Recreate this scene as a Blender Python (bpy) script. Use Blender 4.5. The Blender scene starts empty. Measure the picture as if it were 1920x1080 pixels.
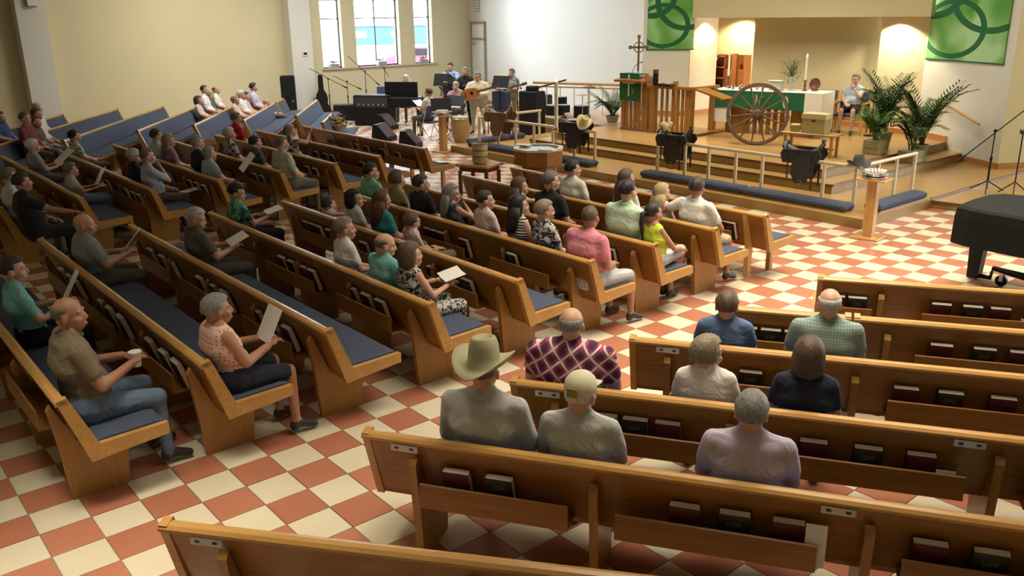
import bpy, bmesh, math, random
import numpy as np
from mathutils import Vector, Matrix, Euler
random.seed(7)
C = bpy.context.scene.collection
SC = bpy.context.scene
R = math.radians
# ---------------------------------------------------------------- camera
cd = bpy.data.cameras.new('camera'); cam = bpy.data.objects.new('camera', cd); C.objects.link(cam)
yaw, pit, rol = R(140.2338), R(17.7231), R(-0.8139)
F = Vector((math.cos(pit)*math.cos(yaw), math.cos(pit)*math.sin(yaw), -math.sin(pit)))
rt = Vector((math.sin(yaw), -math.cos(yaw), 0)); up = rt.cross(F)
r_ = rt*math.cos(rol)+up*math.sin(rol); u_ = up*math.cos(rol)-rt*math.sin(rol)
m = Matrix((r_, u_, -F)).transposed().to_4x4(); m.translation = Vector((4.575, -10.159, 3.065))
cam.matrix_world = m
cd.sensor_width = 36; cd.lens = 1617.0/1920*36; cd.clip_end = 300
SC.camera = cam
# ---------------------------------------------------------------- world, light, exposure
w = bpy.data.worlds.new('world'); SC.world = w; w.use_nodes = True
bg = w.node_tree.nodes['Background']; bg.inputs[0].default_value = (.86, .93, 1, 1); bg.inputs[1].default_value = 14.0
SC.view_settings.view_transform = 'Standard'; SC.view_settings.look = 'None'
SC.view_settings.gamma = 1; SC.view_settings.use_curve_mapping = False
SC.view_settings.exposure = 0.0
SC.cycles.use_denoising = True
SC.cycles.max_bounces = 6; SC.cycles.diffuse_bounces = 4; SC.cycles.sample_clamp_indirect = 6
def area(n, loc, size, sy, power, col=(1, .93, .82), rot=(0, 0, 0), spread=math.pi):
    l = bpy.data.lights.new(n, 'AREA'); l.shape = 'RECTANGLE'; l.size = size; l.size_y = sy; l.energy = power; l.color = col; l.spread = spread
    o = bpy.data.objects.new(n, l); o.location = loc; o.rotation_euler = rot; C.objects.link(o); return o
def spot(n, loc, tgt, power, ang, blend=.3, col=(1, .85, .6), rad=.05):
    l = bpy.data.lights.new(n, 'SPOT'); l.energy = power; l.spot_size = R(ang); l.spot_blend = blend; l.color = col; l.shadow_soft_size = rad
    o = bpy.data.objects.new(n, l); o.location = loc
    o.rotation_euler = (Vector(tgt)-Vector(loc)).to_track_quat('-Z', 'Y').to_euler(); C.objects.link(o); return o
WARM = (1, .87, .66); NEU = (1, .95, .86)
area('ceiling_light', (.3, -.6, 6.3), 3.2, 4.5, 265, WARM, (0, 0, 0), R(95))
area('ceiling_light', (1.2, -4.6, 6.3), 3.0, 4, 150, WARM, (0, 0, 0), R(80))
area('ceiling_light', (.2, -9.6, 6.3), 1.5, 1.5, 34, WARM, (0, 0, 0), R(45))
area('ceiling_light', (-6.5, 4.2, 6.4), 8, 3, 330, WARM, (0, 0, 0), R(130))
area('ceiling_light', (-9.5, -1.0, 6.4), 6, 2.5, 14, NEU, (0, 0, 0), R(120))
area('ceiling_light', (-2.2, -2.6, 6.4), 3, 3, 26, NEU, (0, 0, 0), R(90))
area('ceiling_light', (-15.5, -.2, 6.4), 5, 4, 150, NEU, (0, 0, 0), R(150))
area('ceiling_light', (-15.5, 4.0, 6.4), 5, 4, 330, (.92, .96, 1), (0, 0, 0), R(150))
area('ceiling_light', (-1.6, -8.0, 6.4), 3, 2, 6, NEU, (0, 0, 0), R(140))
area('wall_washer', (-17.2, -1.2, 6.3), 6, .6, 130, (1, .93, .78), (0, R(52), 0), R(110))
spot('chancel_spotlight', (-4.7, 8.02, 2.8), (-4.72, 8.3, .45), 120, 130, .35, (1, .86, .58))
spot('chancel_spotlight', (-9.75, 8.5, 2.8), (-9.87, 8.5, .45), 100, 125, .4, (1, .86, .6))
spot('chancel_spotlight', (-10.6, 10.75, 2.8), (-10.7, 11.2, 1.0), 230, 140, .5, (1, .74, .38))
spot('chancel_spotlight', (-6.5, 3.0, 6.2), (-6.2, 6.0, 1.0), 420, 60, .6, WARM, .2)
for yy, wd in ((3.94, .68), (5.65, 1.6), (7.46, .68)):
    o = area('window_daylight', (-21.6, yy, 2.9), wd, 3.0, 1, rot=(0, R(-90), 0)); o.data.cycles.is_portal = True
spot('window_side_fill', (-20.6, 6.2, 3.6), (-14.5, 8.1, 2.6), 900, 80, .9, (.84, .93, 1), 1.0)  # added fill spot inside the room, brightening the white wall beside the windows
# ---------------------------------------------------------------- materials
MATS = {}
def nt(name):
    mt = bpy.data.materials.new(name); mt.use_nodes = True; t = mt.node_tree
    return mt, t, t.nodes['Principled BSDF']
def N(t, kind, **kw):
    n = t.nodes.new(kind)
    for k, v in kw.items():
        if k.startswith('i_'):
            key = k[2:]; key = int(key) if key.isdigit() else key.replace('_', ' ')
            n.inputs[key].default_value = v
        else: setattr(n, k, v)
    return n
def L(t, a, b): t.links.new(a, b)
def ramp(t, fac, stops, interp='LINEAR'):
    n = t.nodes.new('ShaderNodeValToRGB'); e = n.color_ramp; e.interpolation = interp
    while len(e.elements) > 1: e.elements.remove(e.elements[-1])
    e.elements[0].position = stops[0][0]; e.elements[0].color = (*stops[0][1], 1)
    for p_, c in stops[1:]:
        x = e.elements.new(p_); x.color = (*c, 1)
    L(t, fac, n.inputs[0]); return n.outputs[0]
def obj_co(t, scale=(1, 1, 1), rot=(0, 0, 0)):
    tc = t.nodes.new('ShaderNodeTexCoord'); mp = N(t, 'ShaderNodeMapping'); mp.inputs['Scale'].default_value = scale; mp.inputs['Rotation'].default_value = rot
    L(t, tc.outputs['Object'], mp.inputs[0]); return mp.outputs[0]
def bump(t, bs, h, s=.3, d=.01):
    b = N(t, 'ShaderNodeBump', i_Strength=s, i_Distance=d); L(t, h, b.inputs['Height']); L(t, b.outputs[0], bs.inputs['Normal'])
def plain(name, col, rough=.6, var=.06, scale=8, metal=0, bmp=0, spec=None, emit=None, trans=0):
    if name in MATS: return MATS[name]
    mt, t, b = nt(name)
    co = obj_co(t); n = N(t, 'ShaderNodeTexNoise', i_Scale=scale, i_Detail=3.0); L(t, co, n.inputs['Vector'])
    c1 = tuple(max(0, x*(1-var)) for x in col); c2 = tuple(min(1, x*(1+var)) for x in col)
    L(t, ramp(t, n.outputs['Fac'], [(.3, c1), (.7, c2)]), b.inputs['Base Color'])
    b.inputs['Roughness'].default_value = rough; b.inputs['Metallic'].default_value = metal
    if spec is not None: b.inputs['Specular IOR Level'].default_value = spec
    if bmp: bump(t, b, n.outputs['Fac'], bmp)
    if emit: b.inputs['Emission Color'].default_value = (*emit[0], 1); b.inputs['Emission Strength'].default_value = emit[1]
    if trans: b.inputs['Transmission Weight'].default_value = trans
    MATS[name] = mt; return mt
def wood(name, dark, light, scale=(1.2, 14, 14), rough=.32):
    mt, t, b = nt(name)
    co = obj_co(t, scale); n = N(t, 'ShaderNodeTexNoise', i_Scale=2.2, i_Detail=6.0, i_Roughness=.6, i_Distortion=.6); L(t, co, n.inputs['Vector'])
    n2 = N(t, 'ShaderNodeTexNoise', i_Scale=.8, i_Detail=2.0); L(t, obj_co(t, (.6, 3, 3)), n2.inputs['Vector'])
    a = N(t, 'ShaderNodeMath', operation='ADD'); L(t, n.outputs['Fac'], a.inputs[0]); L(t, n2.outputs['Fac'], a.inputs[1])
    h = N(t, 'ShaderNodeMath', operation='MULTIPLY', i_1=.5); L(t, a.outputs[0], h.inputs[0])
    L(t, ramp(t, h.outputs[0], [(.35, dark), (.65, light)]), b.inputs['Base Color'])
    b.inputs['Roughness'].default_value = rough; bump(t, b, n.outputs['Fac'], .06)
    MATS[name] = mt; return mt
OAK = wood('honey_oak', (.22, .088, .016), (.35, .155, .03))
OAKV = wood('honey_oak_upright', (.27, .125, .028), (.42, .215, .055), (14, 14, 1.2))
OAKL = wood('light_oak', (.40, .205, .055), (.56, .32, .10), rough=.25)
OAKLV = wood('light_oak_upright', (.46, .25, .075), (.62, .37, .13), (14, 14, 1.2))
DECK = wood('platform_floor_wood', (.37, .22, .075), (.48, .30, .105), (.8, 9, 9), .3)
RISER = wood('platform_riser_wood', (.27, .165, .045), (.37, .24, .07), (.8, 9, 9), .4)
NOSE = wood('dark_nosing_wood', (.10, .045, .015), (.17, .08, .03))
BASEW = wood('baseboard_wood', (.42, .17, .05), (.55, .25, .08))
DARKW = wood('walnut', (.10, .045, .02), (.20, .09, .04))
OLDW = wood('weathered_wood', (.09, .06, .045), (.20, .14, .10), (6, 6, 6), .7)
PALEW = plain('painted_cream_metal', (.62, .55, .36), .4, .05)
def fabric(name, col, var=.12, sc=180):
    if name in MATS: return MATS[name]
    mt, t, b = nt(name)
    co = obj_co(t); n = N(t, 'ShaderNodeTexNoise', i_Scale=sc, i_Detail=2.0); L(t, co, n.inputs['Vector'])
    n2 = N(t, 'ShaderNodeTexNoise', i_Scale=6.0, i_Detail=3.0); L(t, co, n2.inputs['Vector'])
    a = N(t, 'ShaderNodeMath', operation='ADD'); L(t, n.outputs['Fac'], a.inputs[0]); L(t, n2.outputs['Fac'], a.inputs[1])
    h = N(t, 'ShaderNodeMath', operation='MULTIPLY', i_1=.5); L(t, a.outputs[0], h.inputs[0])
    L(t, ramp(t, h.outputs[0], [(.35, tuple(x*(1-var) for x in col)), (.65, tuple(min(1, x*(1+var)) for x in col))]), b.inputs['Base Color'])
    b.inputs['Roughness'].default_value = .9; bump(t, b, h.outputs[0], .25, .02)
    MATS[name] = mt; return mt
BLUE = fabric('blue_upholstery', (.055, .074, .125))
WHITEW = plain('white_wall_paint', (.70, .71, .66), .85, .015, 1.5)
OLIVE = plain('olive_wall_paint', (.66, .60, .385), .85, .02, 1.2)
NICHE = plain('beige_wall_paint', (.60, .54, .33), .85, .02, 1.2)
CREAMW = plain('cream_wall_paint', (.78, .68, .46), .85, .02, 1.2)
PILL = plain('column_white_paint', (.72, .71, .64), .8, .02, 2)
CEIL = plain('ceiling_paint', (.6, .58, .52), .9, .02, 2)
BLACK = plain('black_metal', (.010, .010, .011), .5, .2, spec=.25)
BLACKP = plain('black_vinyl', (.010, .011, .012), .6, .3, 20, bmp=.2, spec=.25)
CHROME = plain('chrome', (.7, .7, .7), .2, .03, 8, 1)
BRASS = plain('brass', (.55, .40, .12), .3, .05, 8, 1)
WHITE = plain('white_cloth', (.78, .77, .74), .8, .03)
PAPER = plain('paper', (.80, .79, .76), .8, .04, 30)
PAGES = plain('page_edges', (.74, .70, .62), .8, .06, 90)
MAROON = plain('maroon_cover', (.085, .012, .02), .5, .15, 30)
DGREEN = plain('dark_green_cover', (.02, .022, .014), .5, .15, 30)
GOLD = plain('gold_print', (.30, .24, .12), .4, .1)
GREY = plain('grey_plastic', (.35, .35, .36), .5, .05)
LEAF = plain('leaf_green', (.03, .075, .03), .5, .5, 14)
LEAF2 = plain('leaf_bright_green', (.09, .20, .035), .5, .5, 14)
POT = plain('grey_green_pot', (.30, .32, .24), .6, .1)
LEATHER = plain('black_leather', (.022, .021, .022), .35, .4, 18, bmp=.3)
BROWNL = plain('brown_leather', (.16, .085, .045), .45, .35, 18, bmp=.3)
STRAW = plain('straw', (.62, .54, .30), .8, .18, 60, bmp=.4)
TAN = plain('tan_felt', (.47, .43, .27), .9, .08, 12)
GREYF = plain('grey_felt', (.09, .09, .10), .9, .1, 12)
ALGREEN = fabric('green_parament_cloth', (.01, .12, .05), .15)
FLAME = plain('flame', (1, .8, .4), .5, 0, emit=((1, .75, .35), 12))
WAX = plain('candle_wax', (.85, .82, .70), .5, .03)
# ---------------------------------------------------------------- mesh builder
class M:
    def __init__(s): s.v = []; s.f = []; s.m = []; s.smooth = False
    def add(s, vs, fs, mi=0):
        b = len(s.v); s.v += [tuple(x) for x in vs]; s.f += [tuple(i+b for i in f) for f in fs]; s.m += [mi]*len(fs); return s
    def box(s, x0, x1, y0, y1, z0, z1, mi=0, mx=None):
        vs = [Vector((x, y, z)) for z in (z0, z1) for y in (y0, y1) for x in (x0, x1)]
        if mx is not None: vs = [mx @ v for v in vs]
        return s.add(vs, [(0, 2, 3, 1), (4, 5, 7, 6), (0, 1, 5, 4), (2, 6, 7, 3), (0, 4, 6, 2), (1, 3, 7, 5)], mi)
    def cbox(s, x0, x1, y0, y1, z0, z1, c=.01, mi=0, mx=None):   # box with chamfered edges along its top rim
        ring = lambda d, z: [Vector((x0+d, y0+d, z)), Vector((x1-d, y0+d, z)), Vector((x1-d, y1-d, z)), Vector((x0+d, y1-d, z))]
        vs = ring(c*.6, z0)+ring(0, z0+c)+ring(0, z1-c)+ring(c, z1)
        if mx is not None: vs = [mx @ v for v in vs]
        fs = [(3, 2, 1, 0), (12, 13, 14, 15)]
        for k in range(3):
            for i in range(4): fs.append((k*4+i, k*4+(i+1) % 4, k*4+4+(i+1) % 4, k*4+4+i))
        return s.add(vs, fs, mi)
    def prism(s, poly, a0, a1, axis='x', mi=0, mx=None):   # polygon in the plane across axis, extruded along it
        def P(a, p):
            if axis == 'x': return Vector((a, p[0], p[1]))
            if axis == 'y': return Vector((p[0], a, p[1]))
            return Vector((p[0], p[1], a))
        n = len(poly); vs = [P(a0, p) for p in poly]+[P(a1, p) for p in poly]
        if mx is not None: vs = [mx @ v for v in vs]
        fs = [tuple(range(n-1, -1, -1)), tuple(range(n, 2*n))]+[(i, (i+1) % n, n+(i+1) % n, n+i) for i in range(n)]
        return s.add(vs, fs, mi)
    def tube(s, pts, rad, n=8, mi=0, cap=True):
        pts = [Vector(p) for p in pts]; rads = rad if isinstance(rad, (list, tuple)) else [rad]*len(pts)
        vs = []; fs = []; prev = None
        for i, p in enumerate(pts):
            d = (pts[min(i+1, len(pts)-1)]-pts[max(i-1, 0)])
            d = d.normalized() if d.length > 1e-9 else Vector((0, 0, 1))
            if prev is None: a = d.orthogonal().normalized()
            else:
                a = prev-d*prev.dot(d); a = a.normalized() if a.length > 1e-6 else d.orthogonal().normalized()
            prev = a; b = d.cross(a)
            for k in range(n):
                t = 2*math.pi*k/n; vs.append(p+(a*math.cos(t)+b*math.sin(t))*rads[i])
        for i in range(len(pts)-1):
            for k in range(n): fs.append((i*n+k, i*n+(k+1) % n, (i+1)*n+(k+1) % n, (i+1)*n+k))
        if cap: fs += [tuple(range(n-1, -1, -1)), tuple(range((len(pts)-1)*n, len(pts)*n))]
        return s.add(vs, fs, mi)
    def lathe(s, prof, n=16, c=(0, 0, 0), mi=0, sx=1, sy=1, mx=None):
        vs = []; fs = []
        for r, z in prof:
            for k in range(n):
                t = 2*math.pi*k/n; vs.append(Vector((c[0]+r*sx*math.cos(t), c[1]+r*sy*math.sin(t), c[2]+z)))
        if mx is not None: vs = [mx @ v for v in vs]
        for i in range(len(prof)-1):
            for k in range(n): fs.append((i*n+k, i*n+(k+1) % n, (i+1)*n+(k+1) % n, (i+1)*n+k))
        fs += [tuple(range(n-1, -1, -1)), tuple(range((len(prof)-1)*n, len(prof)*n))]
        return s.add(vs, fs, mi)
    def ell(s, c, r, n=10, mi=0, mx=None):
        prof = [(math.sin(math.pi*i/(n//2+1))*1.0, -math.cos(math.pi*i/(n//2+1))) for i in range(n//2+2)]
        prof[0] = (.02, -1); prof[-1] = (.02, 1)
        base = M().lathe(prof, n)
        vs = [Vector((c[0]+v[0]*r[0], c[1]+v[1]*r[1], c[2]+v[2]*r[2])) for v in base.v]
        if mx is not None: vs = [mx @ v for v in vs]
        return s.add(vs, base.f, mi)
    def mesh(s, name, mats, smooth=False):
        me = bpy.data.meshes.new(name); me.from_pydata(s.v, [], s.f)
        for x in (mats if isinstance(mats, (list, tuple)) else [mats]): me.materials.append(x)
        if any(s.m): me.polygons.foreach_set('material_index', s.m)
        if smooth: me.polygons.foreach_set('use_smooth', [True]*len(s.f))
        me.update(); return me
def put(name, me, parent=None, loc=(0, 0, 0), rz=0, label=None, kind=None):
    o = bpy.data.objects.new(name, me); C.objects.link(o)
    o.location = loc; o.rotation_euler = (0, 0, rz) if not isinstance(rz, (tuple, list)) else rz
    if parent is not None: o.parent = parent
    if label: o['label'] = label
    if kind: o['kind'] = kind
    return o
def ob(name, mb, mats, parent=None, loc=(0, 0, 0), rz=0, smooth=False, label=None, kind=None):
    return put(name, mb.mesh(name, mats, smooth), parent, loc, rz, label, kind)
def tag(o, label, cat, group=None):
    o['label'] = label; o['category'] = cat
    if group: o['group'] = group
    if len(label.split()) > 16 or len(label.split()) < 4: print('LABELLEN', len(label.split()), label)
    return o
def thing(name, label, cat, loc=(0, 0, 0), rz=0, group=None):
    o = bpy.data.objects.new(name, None); C.objects.link(o); o.location = loc; o.rotation_euler = (0, 0, rz); o.empty_display_size = .1
    return tag(o, label, cat, group)
def struct(name, mb, mats, smooth=False, parent=None):
    o = ob(name, mb, mats, parent, smooth=smooth)
    if parent is None: o['kind'] = 'structure'
    return o
# ================================================================ ROOM
T = .305
struct('floor', M().box(-24, 6.5, -13.5, 15, -.2, -.008), plain('grout', (.30, .24, .18), .9))
floor = bpy.data.objects['floor']
def tilemat(name, a, b_):
    mt, t, b = nt(name)
    oi = N(t, 'ShaderNodeObjectInfo'); n = N(t, 'ShaderNodeTexNoise', i_Scale=2.0, i_Detail=4.0)
    g = N(t, 'ShaderNodeNewGeometry'); L(t, g.outputs['Position'], n.inputs['Vector'])
    ad = N(t, 'ShaderNodeMath', operation='MULTIPLY_ADD', i_1=.35); L(t, oi.outputs['Random'], ad.inputs[0]); L(t, n.outputs['Fac'], ad.inputs[2])
    L(t, ramp(t, ad.outputs[0], [(.35, a), (.95, b_)]), b.inputs['Base Color'])
    b.inputs['Roughness'].default_value = .33; b.inputs['Specular IOR Level'].default_value = .4
    return mt
CRT = tilemat('cream_tile_glaze', (.60, .54, .40), (.70, .64, .49)); RDT = tilemat('terracotta_tile_glaze', (.38, .145, .085), (.47, .195, .12))
one = lambda: M().cbox(.003, T-.003, .003, T-.003, -.008, 0, .0025)
tm = {0: one().mesh('tile', RDT), 1: one().mesh('tile', CRT)}
def seen(i, j):     # the parts of the floor nearest the camera and free of pews
    x, y = i*T, j*T
    if -.8 < x < .45 and -9.8 < y < -2.2: return True
    if -1.1 < x < .9 and y <= -8.9 and y > -9.9: return True
    if -.8 < x < 1.0 and -2.4 < y < 1.2: return True
    return False
st = {0: M(), 1: M()}; cnt = 0
for i in range(-70, 21):
    for j in range(-33, 32):
        par = (i+j) % 2
        if seen(i, j) and cnt < 296:
            put('tile', tm[par], floor, (i*T, j*T, 0)); cnt += 1
        else:
            if i*T > 6.2: continue
            x, y = i*T, j*T
            st[par].add([(x+.003, y+.003, -.008), (x+T-.003, y+.003, -.008), (x+T-.003, y+T-.003, -.008), (x+.003, y+T-.003, -.008),
                         (x+.003, y+.003, 0), (x+T-.003, y+.003, 0), (x+T-.003, y+T-.003, 0), (x+.003, y+T-.003, 0)],
                        [(4, 5, 6, 7), (0, 1, 5, 4), (1, 2, 6, 5), (2, 3, 7, 6), (3, 0, 4, 7)])
ob('tile', st[0], RDT, floor, kind='stuff', label='terracotta floor tiles'); ob('tile', st[1], CRT, floor, kind='stuff', label='cream floor tiles')
ZT = 6.6
struct('ceiling', M().box(-24, 6.5, -13.5, 15, ZT, ZT+.2), CEIL)
struct('wall_back', M().box(-24, 6.5, -13.7, -13.5, 0, ZT), OLIVE)
struct('wall_right', M().box(6.3, 6.5, -13.5, 15, 0, ZT), OLIVE)
# window wall x=-21.2 with three openings
wl = M(); WX = -21.2
ops = [(3.56, 4.30), (4.80, 6.50), (7.10, 7.84)]; ZS = 1.42; ZW = 4.6
wl.box(WX-.35, WX, -13.5, ops[0][0], 0, ZT); wl.box(WX-.35, WX, ops[2][1], 9.6, 0, ZT)
for a, b_ in ((ops[0][1], ops[1][0]), (ops[1][1], ops[2][0])): wl.box(WX-.35, WX, a, b_, ZS, ZW)
wl.box(WX-.35, WX, ops[0][0], ops[2][1], 0, ZS); wl.box(WX-.35, WX, ops[0][0], ops[2][1], ZW, ZT)
struct('wall_left', wl, OLIVE)
glass = plain('window_glass', (.95, .98, 1), .02, 0, trans=1); glass.node_tree.nodes['Principled BSDF'].inputs['IOR'].default_value = 1.0
FRM = plain('dark_window_frame', (.03, .03, .035), .4)
struct('trim_1', M().cbox(WX-.30, WX+.07, 3.5, 8.0, ZS-.05, ZS, .008), plain('pink_sill_stone', (.52, .40, .33), .5))
for k, (a, b_) in enumerate(ops):
    fr = M(); x0, x1 = WX-.24, WX-.19; t_ = .035
    for yy in (a, b_-t_): fr.box(x0, x1, yy, yy+t_, ZS, ZW)
    for zz in (ZS, 2.93, 3.5, ZW-t_): fr.box(x0, x1, a, b_, zz, zz+t_)
    if k == 1: fr.box(x0, x1, (a+b_)/2-t_/2, (a+b_)/2+t_/2, ZS, ZW)
    wn = struct('window_%d' % (k+1), fr, FRM)
    cols = [(a, b_)] if k != 1 else [(a, (a+b_)/2), ((a+b_)/2, b_)]
    for (p0, p1) in cols:
        for z0, z1 in ((ZS, 2.93), (2.95, 3.5), (3.52, ZW)):
            ob('pane', M().box(WX-.22, WX-.21, p0+.02, p1-.02, z0+.02, z1-.01), glass, wn)
# outside the windows: paving, a red car and a pale blue building
struct('trim_2', M().box(-220, -24.2, -60, 160, -.4, -.05), plain('concrete_outside', (.60, .60, .62), .9))
cr = thing('car', 'red car parked outside beyond the tall windows', 'car', (-36.9, 18.2, -.05), R(56))
CARP = plain('red_car_paint', (.55, .05, .12), .3)
ob('car_body', M().prism([(-2.1, .3), (2.1, .3), (2.15, .75), (1.3, .85), (.7, 1.35), (-1.1, 1.38), (-1.7, .9), (-2.15, .8)], -.85, .85, 'y'), CARP, cr)
ob('window_glass', M().prism([(.6, 1.28), (1.05, .92), (-1.35, .92), (-1.0, 1.3)], -.87, .87, 'y'), BLACK, cr)
for sx in (-1.35, 1.35):
    for sy in (-.8, .62): ob('wheel', M().lathe([(.1, 0), (.32, 0), (.32, .18), (.1, .18)], 16, mx=Matrix.Translation((sx, sy, .32)) @ Matrix.Rotation(R(-90), 4, 'X')), BLACK, cr)
bl = thing('building', 'pale blue building far outside the windows', 'building', (-79, 44, -.1), R(-33))
ob('wall', M().box(-3, 3, -6, 6.5, 0, 2.0), plain('pale_blue_siding', (.045, .10, .13), .8), bl)
ob('roof', M().prism([(-3.3, 2.0), (3.3, 2.0), (0, 2.3)], -6.3, 6.8, 'y'), WHITE, bl)
for q in range(3): ob('window', M().box(3, 3.05, -5+q*4.0, -3.6+q*4.0, .8, 1.5), GREY, bl)
# columns on the left wall
for nm, y0, y1 in (('trim_3', -5.1, -4.42), ('trim_4', 2.28, 2.98)):
    struct(nm, M().box(WX, WX+.45, y0, y1, 0, ZT), PILL)
sc_ = thing('wall_light', 'small white box lamp high on the left white column', 'lamp', (WX+.45, -4.72, 3.5), 0)
ob('housing', M().cbox(0, .14, -.11, .11, -.12, .25, .01), WHITE, sc_)
ob('bracket', M().box(-.0, .02, -.13, .13, -.14, .27), GREY, sc_)
th = thing('thermostat', 'small grey thermostat on the white column beside the windows', 'thermostat', (WX+.45, 2.7, 1.92), 0)
ob('casing', M().cbox(0, .03, -.09, .09, -.06, .07, .008), WHITE, th); ob('display', M().box(.03, .034, -.06, .06, -.02, .05), BLACK, th)
# white wall from the window corner towards the chancel, with door and transom
A0 = Vector((-21.2, 9.49)); A1 = Vector((-10.95, 7.27))
def wallseg(p, q, z0, z1, th_=.2):
    p = Vector(p[:2]); q = Vector(q[:2]); d = (q-p).normalized(); n = Vector((-d.y, d.x))*th_
    return M().prism([tuple(p), tuple(q), tuple(q+n), tuple(p+n)], z0, z1, 'z')
struct('wall_front', wallseg(A0, A1, 0, ZT), WHITEW)
wd_ = (A1-A0).normalized(); ang = math.atan2(wd_.y, wd_.x)
dr = M(); dr.box(.25, 1.25, -.05, 0, 0, 2.15)
door = struct('door_1', dr, plain('white_door_paint', (.72, .74, .72), .5)); door.location = (A0.x, A0.y, 0); door.rotation_euler = (0, 0, ang)
fr = M()
for x0, x1, z0, z1 in ((.17, .25, 0, 2.75), (1.25, 1.33, 0, 2.75), (.17, 1.33, 2.15, 2.23), (.17, 1.33, 2.70, 2.78)): fr.box(x0, x1, -.075, 0, z0, z1)
ob('door_frame', fr, plain('beige_door_frame', (.30, .27, .20), .5), door)
ob('door_handle', M().tube([(.36, -.05, 1.02), (.36, -.1, 1.02), (.48, -.1, 1.02)], .012), CHROME, door)
ob('door_closer', M().box(.35, .62, -.11, -.05, 2.0, 2.08), GREY, door)
ob('transom_panel', M().box(.25, 1.25, -.03, 0, 2.23, 2.70), WHITE, door)
vt = thing('wall_vent', 'white grille high on the white wall above the door', 'vent', (A0.x+wd_.x*.45, A0.y+wd_.y*.45, 3.1), ang)
ob('frame', M().box(-.02, .42, -.03, 0, 0, .5), GREY, vt)
for q in range(5): ob('slat', M().box(.0, .40, -.05, -.03, .04+q*.09, .09+q*.09), WHITE, vt)
# chancel walls
R0 = (-1.9, 7.05); R1 = (-4.1, 8.32); L0 = (-10.95, 7.27); L1 = (-9.95, 7.9)
struct('wall_front_right', wallseg(R0, R1, 0, ZT, -.2), WHITEW)
struct('wall_corner_right', wallseg((-1.9, 7.05), (1.6, 13.1), 0, ZT, .2), OLIVE)
struct('wall_front_left', wallseg(L0, L1, 0, ZT, .2), WHITEW)
struct('wall_niche_right', M().box(-5.12, -4.0, 8.32, 8.5, 0, 2.87), CREAMW)
struct('wall_niche_back', M().box(-8.62, -5.12, 8.75, 8.9, 0, 2.87), NICHE)
struct('wall_niche_left', M().box(-10.15, -9.95, 7.95, 9.05, 0, 2.87), CREAMW)
struct('wall_header', M().box(-10.15, -3.9, 7.9, 8.05, 2.87, ZT), NICHE)
struct('ceiling_niche', M().box(-13.5, -4.0, 8.05, 11.4, 2.87, 2.95), CREAMW)
struct('wall_sacristy', M().box(-13.5, -7.0, 11.2, 11.35, 0, 2.9), CREAMW)
struct('wall_sacristy_side', M().box(-13.5, -13.35, 8.3, 11.3, 0, 2.9), CREAMW)
def baseb(nm, p, q, z, off=.02):
    p = Vector(p); q = Vector(q); d = (q-p).normalized(); n = Vector((d.y, -d.x))*off
    struct(nm, M().prism([tuple(p), tuple(q), tuple(q+n), tuple(p+n)], z, z+.11, 'z'), BASEW)
def bb(nm, pts, z):
    mb = M()
    for p, q in zip(pts, pts[1:]):
        p = Vector(p); q = Vector(q); d = (q-p).normalized(); n = Vector((d.y, -d.x))*.02
        mb.prism([tuple(p), tuple(q), tuple(q+n), tuple(p+n)], z, z+.11, 'z')
    struct(nm, mb, BASEW)
bb('baseboard_right', [(-3.2, 7.80), (-1.9, 7.05), (1.0, 12.07)], .15)
bb('baseboard_chancel', [(-5.12, 8.32), (-4.1, 8.32), (-3.2, 7.80)], .45)
bb('baseboard_niche', [(-8.62, 8.75), (-5.12, 8.75)], .45)
bb('baseboard_left', [(-10.95, 7.27), (-9.95, 7.9)], .45); struct('baseboard_jamb', M().box(-9.95, -9.93, 7.92, 9.05, .45, .56), BASEW)
bb('baseboard_front', [tuple(A0), tuple(A1)], 0); struct('baseboard_window', M().box(WX, WX+.02, 3.0, 9.4, 0, .11), BASEW)
# platforms
def slab(nm, poly, z0, z1, nose=True):
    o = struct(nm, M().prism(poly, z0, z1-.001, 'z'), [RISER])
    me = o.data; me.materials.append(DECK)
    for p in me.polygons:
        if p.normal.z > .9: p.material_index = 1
    return o
def nosing(parent, pts, z):
    mb = M(); cx, cy = -6.6, 6
    for p, q in zip(pts, pts[1:]):
        p = Vector(p); q = Vector(q); d = (q-p).normalized(); n = Vector((-d.y, d.x))
        if n.dot(Vector((cx, cy))-p) < 0: n = -n
        mb.prism([tuple(p-n*.02), tuple(q-n*.02), tuple(q+n*.02), tuple(p+n*.02)], z-.03, z+.003, 'z')
    ob('nosing', mb, NOSE, parent)
K = slab('platform_kneeling', [(-11.7, 1.6), (-1.5, 1.5), (-1.5, 12.5), (-11.7, 12.5)], 0, .15)
MP = slab('platform_side', [(-1.5, 3.62), (3.5, 4.3), (3.5, 14), (-1.5, 14)], 0, .12)
Q = slab('platform_step', [(-10.4, 2.9), (-2.78, 2.82), (-2.78, 7.58), (-4.6, 8.6), (-10.4, 8)], .15, .30)
P_ = slab('platform_altar', [(-10.0, 3.3), (-3.2, 3.2), (-3.2, 7.83), (-4.3, 8.5), (-4.3, 11.3), (-13.4, 11.3), (-10, 7.9)], .30, .45)
nosing(P_, [(-10, 5.2), (-10.0, 3.3), (-3.2, 3.2), (-3.2, 7.75)], .45); nosing(Q, [(-10.4, 5.2), (-10.4, 2.9), (-2.78, 2.82), (-2.78, 7.5)], .30)
nosing(MP, [(-1.5, 3.62), (3.5, 4.3)], .12); ob('nosing', M().box(-1.52, -1.49, 3.6, 12.4, .13, .155), NOSE, K)
rp = slab('platform_ramp', [(-14.2, 5.5), (-10.0, 5.2), (-10.0, 7.6), (-13.8, 7.7)], 0, .40)
rp.data.materials[1] = plain('pink_ramp_carpet', (.50, .36, .29), .9)
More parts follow.
